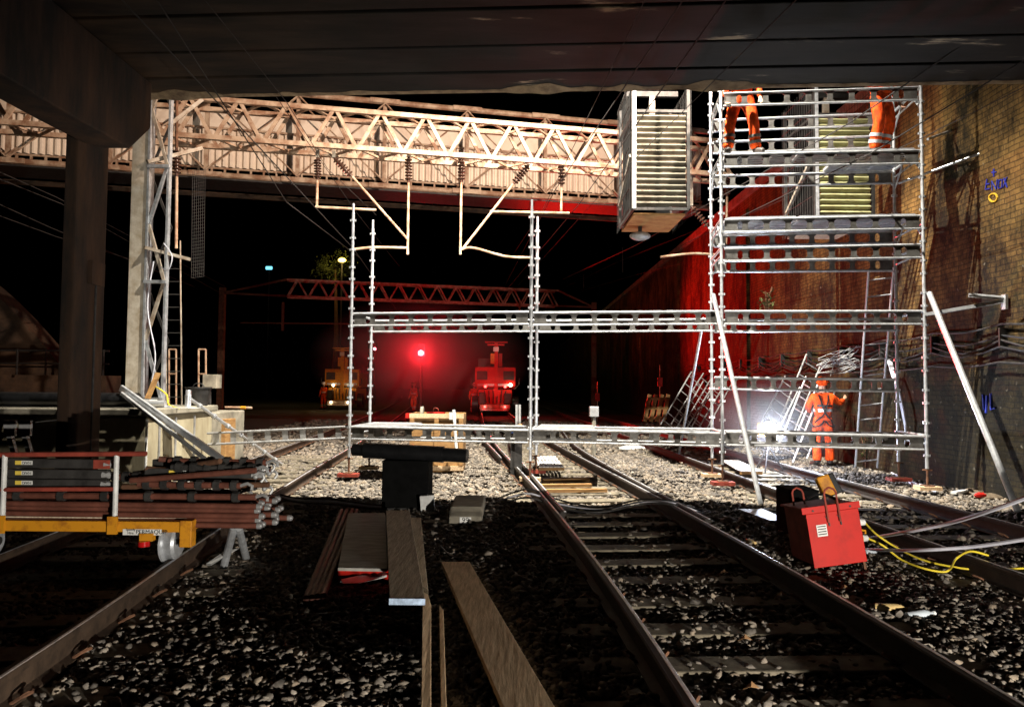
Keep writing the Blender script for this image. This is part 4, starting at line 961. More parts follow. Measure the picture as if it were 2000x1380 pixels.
# ------------------------------------------------------------------ work light behind scaffold
wl = thing('work_light', (WORK.x, WORK.y, 0), 'blazing white work light on a short stand behind the scaffold', 'lamp')
for a in (0, 120, 240): MB().tube((WORK.x, WORK.y, .55), (WORK.x+.3*math.cos(R(a)), WORK.y+.3*math.sin(R(a)), .05), .014, n=6).build('leg', darkm, wl)
MB().tube((WORK.x, WORK.y, .5), (WORK.x, WORK.y, WORK.z-.12), .016, n=6).build('pole', darkm, wl)
mb = MB(); mb.ball((WORK.x, WORK.y-.02, WORK.z), .15, 1, .4, .8); ww = mb.build('lens', flameW, wl, True); ww.visible_shadow = True
MB().box(WORK.x-.16, WORK.x+.16, WORK.y+.10, WORK.y+.16, WORK.z-.13, WORK.z+.13).build('housing', yellowm, wl, bevel=.02)
co_l = bpy.data.objects['work_light.001'] if 'work_light.001' in bpy.data.objects else None

# ------------------------------------------------------------------ trolley with its load
TY = 6.0
def tx(px): return at(px, 1000, TY).x
tro = thing('rail_trolley', (-3.5, 6.7, .19), 'yellow rail trolley with white posts loaded with scaffold tubes', 'trolley')
mb = MB(); mb.box(-5.2, tx(372), TY, TY+.09, .435, .52); mb.box(-5.2, tx(372), TY+1.35, TY+1.44, .435, .52); mb.box(tx(356), tx(372), TY+.093, TY+1.347, .44, .518); mb.box(-5.2, -5.1, TY+.093, TY+1.347, .44, .518); mb.build('frame', yellowm, tro, bevel=.006)
MB().box(tx(353), tx(376), TY-.012, TY+.08, .32, .53).build('bearing_bracket', yellowm, tro, bevel=.005)
mb = MB(); mb.box(-5.2, tx(355), TY+.1, TY+1.34, .525, .54); mb.build('deck_board', woodg, tro)
for x in (tx(2), tx(222)):
    o = MB().tube((x, TY+.02, .5), (x, TY+.02, at(100, 888, TY).z), .02, n=10).build('post', whitem, tro, True)
    MB().box(x-.04, x+.04, TY-.02, TY-.002, .42, .56).build('socket', yellowm, tro)
MB().tube((-5.2, TY+.02, at(0, 892, TY).z), (tx(280), TY+.02, at(280, 886, TY).z), .02, n=8).build('hand_rail', redd, tro, True)
MB().tube((-5.2, TY+.02, at(0, 960, TY).z), (tx(222), TY+.02, at(222, 955, TY).z), .018, n=8).build('mid_rail', redd, tro, True)
for X, Y in ((smx('left', 6.15)+.7525, 6.15), (smx('left', 7.5)+.7525, 7.5), (smx('left', 6.15)-.7525, 6.15), (smx('left', 7.5)-.7525, 7.5)):
    mb = MB(); Mw = Matrix.Translation((X, Y, .192+.135)) @ Euler((0, R(90), 0)).to_matrix().to_4x4()
    mb.lathe([(.03,-.05),(.11,-.05),(.125,-.03),(.135,-.03),(.135,.03),(.165,.035),(.168,.05),(.03,.05)], 26, Matrix.Translation((X,Y,.327)) @ Euler((0, R(-90), 0)).to_matrix().to_4x4()); w = mb.build('wheel', galv, tro, True)
    MB().tube((X-.08, Y, .327), (X+.08, Y, .327), .035, n=10).build('hub', darkm, w)
o = MB().box(tx(277), tx(302), TY-.03, TY+.03, .37, .43).build('lamp_bracket', yellowm, tro)
mb = MB(); mb.tube((tx(289), TY-.05, .335), (tx(289), TY-.05, .375), .045, n=12); mb.build('tail_lamp', mat('red_lens', (.45, .01, .01), .2, 0, .3, 20, .1), tro, True)
def board(px0, px1, py0, py1, Y, nm, m, par): 
    a, b = at(px0, py1, Y), at(px1, py0, Y); return MB().box(a.x, b.x, Y-.004, Y-.001, a.z, b.z).build(nm, m, par)
lp = board(240, 316, 1033, 1044, TY, 'name_plate', labelw, tro)
def onplate(s, px, py, size, Y, m, par, nm='lettering', mirror=False):
    p = at(px, py, Y-.006); M = Matrix.Translation(p) @ FACE
    if mirror: M = M @ Matrix.Rotation(R(180), 4, 'Z')
    return text(s, size, M, m, par, nm, .001)
onplate('PERMAQUIP', 296, 1038.5, .047, TY, letter, tro); onplate('Speedy\nHire', 255, 1037, .027, TY, letter, tro)
# scaffold tubes on the trolley, each a thing
first_t = None; k = 0
for row, (py, pe) in enumerate(((1021, 522), (1012, 500), (1003, 512), (993, 494), (984, 500))):
    for dpt in range(6):
        Y = 6.10+dpt*.075+(row % 2)*.03; c = at(300, py, 6.1); xe = tx(pe)+random.uniform(-.1, .07); x0 = xe-3.05
        p, q = Vector((x0, Y, c.z+random.uniform(-.004,.004))), Vector((xe, Y+random.uniform(-.02,.02), c.z-.012+random.uniform(-.004,.004)))
        mb = MB(); mb.tube(p, q, .0235, n=12); o = mb.build('scaffold_tube', tubem, None, True)
        tag(o, 'red brown steel scaffold tube lying in the trolley load', 'tube', 'scaffold tubes on the trolley')
        mb = MB(); mb.tube(q, q+Vector((.012, 0, 0)), .020, .016, n=12); mb.tube(q-Vector((.03,0,0)), q+Vector((.0,0,0)), .0255, n=12)
        mb.build('tube_end', alud, o, True)
def hbeam(x0, x1, py, Y, label, m=darkm, h=.075, plate=True, grp='dark scaffold beams on the trolley', redend=False, mirror=True):
    a, b = at(x0, py, Y), at(x1, py, Y); b.z = a.z-.004; t = thing('scaffold_beam', (a+b)/2, label, 'beam', grp)
    MB().bar(a, b, .06, h).build('bar', m, t, bevel=.008)
    if redend: MB().bar(b-Vector((.13, .032, 0)), b+Vector((.004, -.032, 0)), .004, h*.95).build('painted_end', redd, t)
    MB().tube(b+Vector((-.05, -.01, 0)), b+Vector((.05, 0, -.01)), .03, n=8).build('hook', alud, t, True)
    if plate:
        px = (31, 65)[0] if x0 < 30 else (331 if x0 < 330 else 350); pc = at(px+16, py, Y-.032)
        MB().box(pc.x-.07, pc.x+.07, pc.y-.003, pc.y-.001, pc.z-.016, pc.z+.016).build('label_plate', labelw, t)
        MB().box(pc.x-.07, pc.x-.02, pc.y-.005, pc.y-.0035, pc.z-.016, pc.z+.016).build('label_stripe', labely, t)
        M = Matrix.Translation((pc.x+.024, pc.y-.005, pc.z)) @ FACE
        if mirror: M = M @ Matrix.Rotation(R(180), 4, 'Z')
        text('HAKI', .034, M, letter, t, 'lettering', .001)
hbeam(0, 218, 903, TY+.10, 'dark beam with a maker label, top of the stack between the white posts', redend=True)
hbeam(-20, 214, 923, TY+.10, 'dark beam with a maker label, middle of the stack between the white posts')
hbeam(-20, 212, 942, TY+.10, 'dark beam with a maker label, lowest of the stack between the white posts')
hbeam(285, 505, 922, TY+.12, 'dark beam with a maker label at the overhanging end of the load', mirror=False)
hbeam(300, 495, 905, TY+.25, 'dark plain beam highest at the overhanging end of the load', plate=False)
def hstd(x0, x1, py, Y, label, m=tubem, r=.026):
    a, b = at(x0, py, Y), at(x1, py+3, Y); t = thing('scaffold_upright', (a+b)/2, label, 'upright', 'scaffold uprights on the trolley'); MB().tube(a, b, r, n=10).build('tube', m, t, True)
    for i in range(6):
        c = a.lerp(b, .06+i*.17); MB().tube(c, c+(b-a).normalized()*.05, r+.018, n=8).build('cup', darkm, t)
    MB().poly([b, b+Vector((.06, -.01, .02)), b+Vector((.1, -.02, 0)), b+Vector((.1, -.03, -.03))], .014, 6).build('hook', alud, t, True)
hstd(0, 500, 967, TY+.12, 'cupped upright lying along the foot of the dark beams')
hstd(330, 520, 900, TY+.18, 'short cupped upright on the very top of the load')
hstd(270, 470, 945, TY+.08, 'cupped upright below the maker label at the load end')
hstd(215, 330, 930, TY+.15, 'short cupped upright just right of the white post')
hstd(335, 500, 912, TY+.08, 'cupped upright with pale collar near the top of the load', darkm)
hstd(-40, 470, 958, TY+.4, 'cupped upright lying deep in the middle of the load', rusty)
for i in range(9):
    c = at(random.uniform(495, 528), random.uniform(905, 965), TY+random.uniform(.05, .4)); mb = MB()
    mb.poly(smooth_path([c, c+Vector((.05, 0, .02)), c+Vector((.07, 0, -.01)), c+Vector((.05, -.01, -.04))], 3), .012, 6); mb.ball(c, .022)
    tag(mb.build('coupler', alud, None, True), 'small steel coupler clinging to the end of the tube load', 'coupler', 'couplers at the end of the load')
for i in range(5):
    a = at(300+i*40, 925+i*6, TY+.5); b = at(500, 930+i*5, TY+.5)
    o = MB().bar(a, b, .06, .06).build('scaffold_bar', darkm, None); tag(o, 'dark bar deep in the load behind the cupped uprights', 'bar', 'dark bars deep in the load')
for i, (x0, y0, x1, y1) in enumerate(((255, 938, 500, 918), (285, 915, 515, 932), (310, 896, 512, 908), (240, 950, 525, 946), (330, 925, 528, 915), (262, 925, 430, 900))):
    a, b = at(x0, y0, TY+.02+.09*i), at(x1, y1, TY+.0+.12*((i*2) % 5))
    tag(MB().tube(a, b, .0235, n=10).build('scaffold_tube', rusty if i % 2 else tubem, None, True), 'loose rusty tube thrown at an angle across the load end', 'tube', 'loose tubes across the load end')
# trestle legs under the load end
trs = thing('trestle', gz(455, 1100, 0), 'splayed pair of galvanised legs propping the overhanging tubes', 'trestle')
MB().tube(at(457, 1030, 6.3), gz(437, 1106, .02), .033, n=10).build('leg', galv, trs, True); MB().tube(at(466, 1030, 6.3), gz(481, 1090, .03), .033, n=10).build('leg', galv, trs, True)
tag(MB().hexa([gz(403, 1104, .03), gz(412, 1104, .03), gz(445, 1074, .05), gz(440, 1078, .05), gz(403, 1100, .09), gz(412, 1100, .09), at(468, 1070, 6.6), at(440, 1074, 6.6)]).build('paper_sack', whitem), 'torn white paper sack lying against the trestle legs', 'sack')
# trolley far left small signs of second trestle on the block
for x, l in ((12, 'leaning leg of a grey trestle at the left edge, the nearer one'), (42, 'leaning leg of a grey trestle right of the other one')):
    t = thing('grey_trestle', at(x+15, 885, 8.0), l, 'trestle', 'grey trestle legs at the left edge'); MB().bar(at(x, 822, 8.0), at(x+18, 890, 8.0), .05, .05).build('bar', alud, t); MB().box(at(x, 822, 8).x, at(x+22, 822, 8).x, 7.96, 8.0, at(0, 850, 8).z, at(0, 820, 8).z).build('gusset', alud, t)

# ------------------------------------------------------------------ on top of the plinth
PZ = 1.25
def onp(px, py, Y): return at(px, py, Y)
for i, (x0, y0, x1, y1, l) in enumerate(((0, 808, 265, 805, 'thick black roll lying along the plinth, in front'), (60, 797, 270, 795, 'thick black roll lying along the plinth, behind'))):
    t = thing('roll', at((x0+x1)/2, y0, 11.5), l, 'roll', 'black rolls on the plinth'); a, b = at(x0-60, y0, 11.25+i*.35), at(x1, y1, 11.25+i*.35); a.z = b.z = PZ+.12
    MB().tube(a, b, .11, n=16).build('sleeve', blackm, t, True); MB().tube(b, b+Vector((.04, 0, 0)), .06, n=12).build('core', darkm, t, True)
fl = thing('floodlight', at(140, 808, 10.95), 'switched off square floodlight with an orange body on the plinth edge', 'floodlight')
a = at(140, 800, 10.95); MB().box(a.x-.1, a.x+.1, 10.95, 11.03, PZ, PZ+.2).build('lamp_body', yellowm, fl, bevel=.02); MB().box(a.x-.06, a.x+.09, 10.935, 10.948, PZ+.02, PZ+.17).build('lens', whitem, fl)
MB().poly(smooth_path([(a.x-.06, 10.99, PZ+.2), (a.x-.05, 10.99, PZ+.26), (a.x+.04, 10.99, PZ+.27), (a.x+.07, 10.99, PZ+.2)]), .012, 6).build('handle', yellowm, fl)
bt = at(163, 800, 10.9); mb = MB(); mb.lathe([(.03, 0), (.032, .15), (.012, .2), (.012, .23)], 12, Matrix.Translation((bt.x, 11.0, PZ))); tag(mb.build('bottle', clearm, None, True), 'clear plastic bottle standing beside the square floodlight', 'bottle')
MB().tube(at(40, 811, 10.9), at(200, 811, 10.9), .012)
for i, (x0, x1, y, m, l) in enumerate(((187, 300, 780, whitem, 'flat white board lying at the mast foot'),)):
    tag(MB().bar(at(x0, y, 12.0), at(x1, y+2, 12.0), .25, .03).build('board', m), l, 'board')
for i, (x0, y0, x1, y1, l) in enumerate(((300, 789, 318, 788, 'silver film roll lying at the mast foot'), (262, 797, 330, 796, 'thin steel tube lying at the mast foot'))):
    tag(MB().tube(at(x0-20, y0, 11.7), at(x1+5, y1, 11.7), .055 if i == 0 else .03, n=12).build('tube_roll', alu, None, True), l, 'roll')
fk = at(367, 796, 11.6); mb = MB(); mb.lathe([(.045, 0), (.047, .2), (.04, .21), (.04, .27), (.034, .28)], 16, Matrix.Translation((fk.x, 11.6, PZ))); tag(mb.build('vacuum_flask', alu, None, True), 'shiny steel vacuum flask standing on the plinth corner', 'flask')
tag(MB().box(fk.x-.2, fk.x+.15, 11.45, 11.75, PZ+.001, PZ+.006).build('paper_sheet', whitem), 'flat white sheet under the steel flask', 'sheet')
bk = thing('bucket', (at(387, 790, 13).x, 13, PZ), 'dark rubber bucket standing behind the steel flask', 'bucket')
mb = MB(); mb.lathe([(.15, 0), (.21, .3), (.225, .3), (.225, .325), (.2, .325), (.15, .05)], 18, Matrix.Translation((at(387, 790, 13).x, 13, PZ))); mb.build('tub', darkm, bk, True)
q = Vector((at(387, 790, 13).x, 13, PZ)); MB().poly(smooth_path([q+Vector((-.1,0,.33)), q+Vector((-.05,0,.38)), q+Vector((.05,0,.38)), q+Vector((.1,0,.33))]), .01, 5).build('handle', darkm, bk)
# leaning beams and brace
ld = thing('ladder_beam', gz(440, 905, .1), 'pair of aluminium channels leaning from the mast foot down to the ballast', 'beam')
p, q = at(236, 757, 11.2), at(442, 903, 10.4)
MB().bar(p, q, .05, .10).build('channel', alu, ld, bevel=.01); MB().bar(p+Vector((.06, -.09, -.08)), q+Vector((-.12, -.09, -.05)), .05, .05).build('channel', alud, ld, bevel=.01)
br_ = thing('scaffold_upright', gz(550, 905, .1), 'white cupped upright leaning from the flask down to the ballast', 'upright')
p, q = at(366, 775, 11.8), gz(550, 906, .05); MB().tube(p, q, .028, n=10).build('tube', alu, br_, True)
for i in range(7): c = p.lerp(q, .1+i*.135); MB().tube(c, c+(q-p).normalized()*.045, .045, n=8).build('cup', alu, br_)
st = tag(MB().tube(at(440, 795, 13.2), at(492, 796, 13.2), .02, n=8).build('pole', cream), 'pale pole with a yellow tip jutting from the plinth', 'pole')
MB().tube(at(470, 795.7, 13.18), at(480, 795.8, 13.18), .026, n=8).build('tip', yellowm, st)
mb = MB(); mb.poly(smooth_path([at(70, 825, 10.9), at(130, 823, 10.9), at(160, 860, 10.6), at(163, 890, 10.4)]), .014, 6); tag(mb.build('cable', darkm), 'grey cable looping down the dark face of the plinth', 'cable')
mb = MB(); mb.poly(smooth_path([at(305, 755, 12.3), at(325, 770, 12.2), at(330, 790, 12), at(350, 797, 11.8)]), .012, 6); tag(mb.build('cable', yelcab), 'pale yellow cable coiling at the mast foot', 'cable')
wd = tag(MB().bar(at(288, 778, 12.1), at(309, 728, 12.3), .02, .09, (1,0,0)).build('timber_offcut', woodp), 'pale timber offcut leaning inside the mast foot', 'timber')
# frames and box in the dark
for x, l in ((337, 'tall narrow orange lit frame behind the bucket, on its left'), (395, 'tall narrow frame right of the bucket')):
    t = thing('frame_stand', at(x, 790, 17), l, 'frame', 'narrow frames behind the plinth')
    for d in (-7, 7): MB().tube(at(x+d, 682, 17), at(x+d, 790, 17), .02, n=6).build('upright', cream, t)
    MB().tube(at(x-7, 682, 17), at(x+7, 682, 17), .02, n=6).build('top_bar', cream, t); MB().tube(at(x-7, 730, 17), at(x+7, 730, 17), .02, n=6).build('cross_bar', cream, t)
cb = thing('equipment_box', at(409, 790, 16), 'grey lineside box on a post beyond the bucket', 'box'); a, b = at(395, 758, 16), at(423, 731, 16); MB().box(a.x, b.x, 16, 16.3, a.z, b.z).build('cabinet', conc, cb, bevel=.01); MB().tube(at(409, 758, 16.1), at(409, 800, 16.1), .04, n=6).build('post', darkm, cb)
tag(MB().box(at(440, 0, 14).x, at(462, 0, 14).x, 14, 14.5, 0, at(0, 815, 14).z).build('carton', woodp, bevel=.01), 'small brown carton behind the low ladder beam', 'box')

# ------------------------------------------------------------------ crate, pipes and bits at the centre
cr = thing('wooden_crate', at(852, 890, 13.7), 'open pale timber crate with tools on its rim behind the first bay', 'crate')
a, b = at(800, 893, 13.7), at(905, 808, 13.7); x0, x1, z0, z1 = a.x, b.x, .05, b.z
MB().box(x0, x1, 13.7, 13.73, z0, z1).build('front_panel', woodp, cr); MB().box(x0, x1, 14.5, 14.53, z0, z1).build('rear_panel', woodp, cr); MB().box(x0, x0+.03, 13.733, 14.497, z0, z1).build('side_panel', woodp, cr); MB().box(x1-.03, x1, 13.733, 14.497, z0, z1).build('side_panel', woodp, cr)
for z in (z1-.08, z0+.03): MB().box(x0-.01, x1+.01, 13.67, 13.697, z, z+.08).build('batten', wood, cr)
for x in (x0, (x0+x1)/2-.04, x1-.08): MB().box(x, x+.08, 13.665, 13.695 if False else 13.694, z0+.115, z1-.085).build('post', woodp, cr)
MB().box(x0+.03, x1-.03, 13.733, 14.497, z1-.12, z1-.10).build('lid', woodg, cr)
tb = thing('toolbox', (at(851, 812, 14).x, 14, z1-.1), 'red slatted toolbox with a hoop handle on the crate', 'toolbox'); c = at(851, 812, 14).x; MB().box(c-.17, c+.17, 13.95, 14.1, z1-.098, z1+.02).build('case', redp, tb, bevel=.01); MB().box(c-.175, c+.175, 13.93, 13.948, z1-.05, z1-.03).build('rib', redd, tb)
MB().poly([(c-.05, 14, z1+.02), (c-.045, 14, z1+.08), (c, 14, z1+.1), (c+.045, 14, z1+.08), (c+.05, 14, z1+.02)], .008, 5).build('handle', redd, tb)
sw = thing('disc_cutter', (at(820, 812, 13.9).x, 13.9, z1-.1), 'disc cutter with a pale round blade guard on the crate corner', 'cutter'); c = at(824, 806, 13.9); MB().tube(c-Vector((.02,0,0)), c+Vector((.03,0,0)), .12, n=20).build('blade_guard', conc, sw, True); MB().box(c.x-.2, c.x-.03, 13.8, 14.0, z1-.098, z1-.0).build('engine', darkm, sw, bevel=.02); MB().box(c.x-.3, c.x-.2, 13.85, 13.95, z1-.09, z1).build('grip', redp, sw)
lv = thing('lever_stand', at(890, 885, 13.3), 'white lever post with a pale bracket standing in front of the crate', 'post'); MB().tube(at(886, 800, 13.4), at(892, 888, 13.3), .028, n=8).build('tube', whitem, lv, True); MB().box(at(887, 0, 13.4).x, at(900, 0, 13.4).x, 13.38, 13.42, at(0, 812, 13.4).z, at(0, 798, 13.4).z).build('bracket', whitem, lv)
vs_ = thing('clamp_post', at(1013, 850, 13.4), 'twin grey posts with a blue vice beside the second upright', 'post'); 
for x in (1009, 1015): MB().bar(at(x, 790, 13.4), at(x, 838, 13.4), .04, .04).build('post', alud, vs_)
MB().box(at(1000, 0, 13.4).x, at(1016, 0, 13.4).x, 13.35, 13.5, at(0, 838, 13.4).z, at(0, 828, 13.4).z).build('vice', bluem, vs_, bevel=.01); MB().box(at(1018, 0, 13.4).x, at(1026, 0, 13.4).x, 13.35, 13.5, at(0, 838, 13.4).z, at(0, 820, 13.4).z).build('tool_roll', woodp, vs_, bevel=.01)
MB().box(at(1004, 0, 13.4).x, at(1026, 0, 13.4).x, 13.33, 13.6, .05, at(0, 839, 13.4).z).build('stand', darkm, vs_)
# black pipe roll on a dark box
dk = tag(MB().box(at(745, 980, 9.6).x, at(836, 980, 9.6).x, 9.6, 10.15, 0, .66).build('black_case', casem, bevel=.015), 'tall black case standing on the ballast under the black pipe', 'case')
pp = thing('pipe_roll', at(800, 895, 9.7), 'long shiny black pipe lying across the black case', 'pipe'); p, q = at(712, 893, 9.9), at(866, 907, 9.7); p.z = .66+.105; q.z = p.z-.03
MB().tube(p, q, .105, n=24).build('sleeve', blackm, pp, True); MB().tube(q, q+(q-p).normalized()*.32, .09, n=24).build('end_piece', blackm, pp, True); MB().tube(p-(q-p).normalized()*.16, p, .08, n=20).build('end_piece', blackm, pp, True)
wb = tag(MB().box(at(836, 0, 9.5).x, at(862, 0, 9.5).x, 9.45, 9.55, .03, .24).build('cardboard_box', whitem, bevel=.006), 'small white box standing beside the black case', 'box'); wb.rotation_euler = (0, R(-5), 0)
# grey balise block with number 99
ba = thing('track_marker', gz(907, 1035, .0), 'grey stepped concrete marker block carrying the number 99', 'marker')
a = gz(876, 1032, .0); b = gz(942, 1032, .0); Y0 = a.y
mb = MB(); mb.prism([(a.x, Y0, .0), (a.x, Y0, .14), (a.x, Y0+.12, .18), (a.x, Y0+.2, .22), (a.x, Y0+1.0, .24), (a.x, Y0+1.0, 0)], (b.x-a.x, 0, 0)); mb.build('block', conc, ba, bevel=.025)
c = (a+b)/2; MB().box(c.x-.065, c.x+.065, Y0-.010, Y0-.004, .062, .134).build('label_plate', labelw, ba); text('99', .082, Matrix.Translation((c.x, Y0-.012, .098)) @ FACE, letter, ba, 'number', .001)
for s in (-1, 1): MB().box(c.x+s*.36-.14, c.x+s*.36+.14, Y0+.1, Y0+.28, .0, .055).build('foot', sleepm, ba, bevel=.01)
# stack of ply, board, bag and tubes
plyb = MB()
def slab(name, q4, th, m, label, cat, grp=None, bev=.003):
    mb = MB(); top = [Vector(p) for p in q4]; e = Vector((0,0,th)); mb.hexa([p-e for p in top]+top); return tag(mb.build(name, m, bevel=bev), label, cat, grp)
slab('plywood_sheet', [gz(660, 1108, .22), gz(757, 1110, .22), gz(752, 1001, .22), gz(680, 1001, .22)], .024, ply, 'grey plywood sheet lying left of the short plank', 'plywood')
slab('plywood_sheet', [gz(664, 1112, .17), gz(818, 1104, .17), gz(812, 1006, .17), gz(682, 1004, .17)], .10, darkm, 'dark stack of sheets beneath the plywood and the short plank', 'sheets')
mb = MB(); pk = []
n = 14
for i in range(n+1):
    for k in range(5):
        p = gz(661+i*7, 1112+k*6, .20-k*.042); p += Vector((0, random.uniform(-.02,.0), random.uniform(-.014,.014))); pk.append(p)
mb.add(pk, [(i*5+k, i*5+k+1, i*5+k+6, i*5+k+5) for i in range(n) for k in range(4)])
bag = mb.build('plastic_bag', redp, None, True); tag(bag, 'crumpled red and white plastic bag hanging under the plywood edge', 'bag'); sd = bag.modifiers.new('t', 'SOLIDIFY'); sd.thickness = .004
w = MB(); w.add([gz(668, 1129, .112), gz(700, 1122, .128), gz(757, 1118, .136), gz(757, 1124, .118), gz(705, 1136, .10), gz(672, 1137, .10)], [(0,1,2,3,4,5)])
w.v = [(x, y-.035, z) for x, y, z in w.v]; wo = w.build('white_stripe', whitem, None)
wo.parent = bag; wo.location = wo.location-bag.location
s2 = wo.modifiers.new('t', 'SOLIDIFY'); s2.thickness = .003
pk1 = slab('scaffold_board', [gz(761, 1168, .30), gz(830, 1168, .30), gz(800, 996, .30), gz(754, 996, .30)], .038, woodg, 'short grey scaffold board with a blue white end band, lying over the plywood', 'board')
a, b = gz(761, 1168, .30), gz(830, 1168, .30); eb = MB(); eb.box(a.x-.003, b.x+.003, a.y-.004, a.y-.001, a.z-.038, a.z+.001); eo = eb.build('end_band', mat('blue_white_paint', (.35, .45, .60), .5, 0, .5, 20, .1), None); eo.parent = pk1; eo.location = eo.location-pk1.location
slab('scaffold_board', [gz(775, 1120, .25), gz(836, 1150, .25), gz(822, 1010, .25), gz(790, 1010, .25)], .035, woodg, 'second board half hidden right beneath the short grey board', 'board')
slab('scaffold_board', [gz(992, 1400, .16), gz(1096, 1400, .16), gz(917, 1096, .12), gz(862, 1096, .12)], .038, wood, 'long brown scaffold board running towards the viewer', 'board')
slab('timber_batten', [gz(822, 1400, .16), gz(842, 1400, .16), gz(842, 1180, .18), gz(826, 1125, .2)], .03, wood, 'wider of two narrow timber battens beside the long board', 'batten', 'narrow battens')
slab('timber_batten', [gz(862, 1400, .14), gz(873, 1400, .14), gz(866, 1190, .14), gz(858, 1180, .14)], .03, wood, 'narrower of two timber battens beside the long board', 'batten', 'narrow battens')
for i in range(4):
    a, b = gz(598+i*11, 1168-i*2, .06+.01*i), gz(667+i*10, 996, .10); tag(MB().tube(a, b, .024, n=12).build('scaffold_tube', tubem, None, True), ('outermost','second','third','innermost')[i]+' rusty tube in the fan left of the plywood', 'tube', 'tubes beside the plywood')
# pallets (gratings) on the track
def pallet(x0, x1, y0, y1, z, label):
    a, b, c, d = gz(x0[0], y1, z), gz(x0[1], y1, z), gz(x1[1], y0, z), gz(x1[0], y0, z); t = thing('slatted_grating', (a+c)/2, label, 'grating', 'slatted gratings on the ballast')
    for i in range(7): f = (i+.5)/7; MB().bar(a.lerp(b, f), d.lerp(c, f), .05, .02).build('slat', whitem, t)
    MB().bar(a-Vector((0,0,.03)), b-Vector((0,0,.03)), .05, .05).build('bearer', woodp, t); MB().bar(d-Vector((0,0,.03)), c-Vector((0,0,.03)), .05, .05).build('bearer', woodp, t)
pallet((1052, 1102), (1040, 1085), 891, 912, .24, 'pale slatted grating between the rails of the middle track')
pallet((1445, 1488), (1408, 1440), 898, 920, .12, 'pale slatted grating beside the foot of the tower')
slab('white_board', [gz(1505, 1016, .08), gz(1543, 1016, .08), gz(1490, 993, .08), gz(1441, 993, .08)], .03, alud, 'white board lying flat in front of the tower raker', 'board')
for i, (x0, y0, x1, y1) in enumerate(((1055, 948, 1155, 947), (1050, 958, 1185, 957), (1060, 938, 1150, 936))):
    tag(MB().bar(gz(x0, y0, .08), gz(x1, y1, .08), .09, .05).build('timber', woodp), ('middle', 'nearest', 'farthest')[i]+' pale timber laid across the middle track under the second bay', 'timber', 'timbers across the track')
# marker posts
mk = thing('marker_post', at(1160, 835, 17), 'short grey lineside post with a box head beyond the second bay', 'post'); MB().tube(at(1160, 800, 17), (at(1160, 835, 17).x, 17, .05), .05, n=8).build('post', conc, mk); a = at(1160, 802, 17); MB().box(a.x-.1, a.x+.1, 16.9, 17.1, a.z-.13, a.z+.1).build('head', alud, mk, bevel=.01)
for x, y, Y, l in ((1167, 775, 34, 'small red plate on a thin stake left of the pallet'), (1289, 746, 30, 'small red plate fixed to the wall above the pallet')):
    t = thing('marker_plate', at(x, y, Y), l, 'marker', 'red marker plates'); a = at(x, y, Y); MB().box(a.x-.1, a.x+.1, Y-.02, Y, a.z-.18, a.z+.18).build('plate', redp, t); MB().tube((a.x, Y+.03, 0), (a.x, Y+.03, a.z+.7), .02, n=6).build('stake', cream, t)
# hump of sacking, litter by the wall
def lump(px, py, z, sx, sy, sz, m, name, label, cat):
    c = gz(px, py, z); mb = MB(); mb.ball((c.x, c.y, z+sz*.6), 1, sx, sy, sz, 12); mb.v = [(x+random.uniform(-.01,.01), y, zz+random.uniform(-.012,.012)) for x, y, zz in mb.v]; return tag(mb.build(name, m, None, True), label, cat)
lump(1930, 976, .0, .22, .12, .06, sacking, 'sandbag', 'brown sandbag lying at the foot of the wall', 'sandbag'); lump(1898, 966, .0, .2, .12, .06, sacking, 'sandbag', 'second brown sandbag nearer the tower at the wall foot', 'sandbag')
lump(1915, 970, .05, .09, .05, .04, redp, 'work_glove', 'crumpled red glove lying by the sandbags', 'glove')
tag(MB().bar(gz(1862, 962, .08), gz(1885, 957, .08), .08, .03).build('plastic_wrapper', whitem), 'white plastic wrapper on the ballast by the sandbags', 'litter')
lump(1235, 880, .0, .35, .25, .09, whitem, 'dust_sheet', 'crumpled pale sheet on the ballast beyond the second bay', 'sheet')
def bottle(px, py, m, label, ang, s=1):
    c = gz(px, py, .07); d = Vector((math.cos(ang), math.sin(ang), .1)).normalized(); M = Matrix.Translation(c) @ d.to_track_quat('Z', 'Y').to_matrix().to_4x4() @ Matrix.Scale(s, 4)
    t = thing('bottle', c, label, 'bottle'); mb = MB(); mb.lathe([(.034, -.10), (.036, -.09), (.036, .04), (.03, .065), (.014, .09), (.014, .105)], 16, M); mb.build('bottle_body', m, t, True); mb = MB(); mb.lathe([(.016, .106), (.016, .125)], 12, M); mb.build('cap', whitem, t, True)
bottle(1741, 1188, bottlem, 'amber tinted plastic bottle lying on the ballast near the rail', -.5); bottle(1796, 1201, clearm, 'crushed clear plastic bottle right of the amber one', .15, .95); bottle(1466, 1058, bottlem, 'small bottle end lying by the rail left of the transformer', 1.8, .8); bottle(1702, 1076, clearm, 'clear bottle lying behind the transformer plugs', .3, .8)
for i, (x, y) in enumerate(((1527, 1163), (1414, 1120), (1115, 1128), (1141, 1166), (1468, 1345), (1455, 1250), (1012, 1218), (1650, 1150))):
    c = gz(x, y, .06); mb = MB(); mb.add([c+Vector((-.045,0,0)), c+Vector((-.01,-.02,.02)), c+Vector((.045,0,.005)), c+Vector((.01,.03,.03)), c+Vector((-.02,.02,.01))], [(0,1,3,4), (1,2,3)]); o = mb.build('leaf', leafd); s_ = o.modifiers.new('t', 'SOLIDIFY'); s_.thickness = .001
    tag(o, 'curled dry leaf lying on the dark ballast', 'leaf', 'dry leaves on the track')

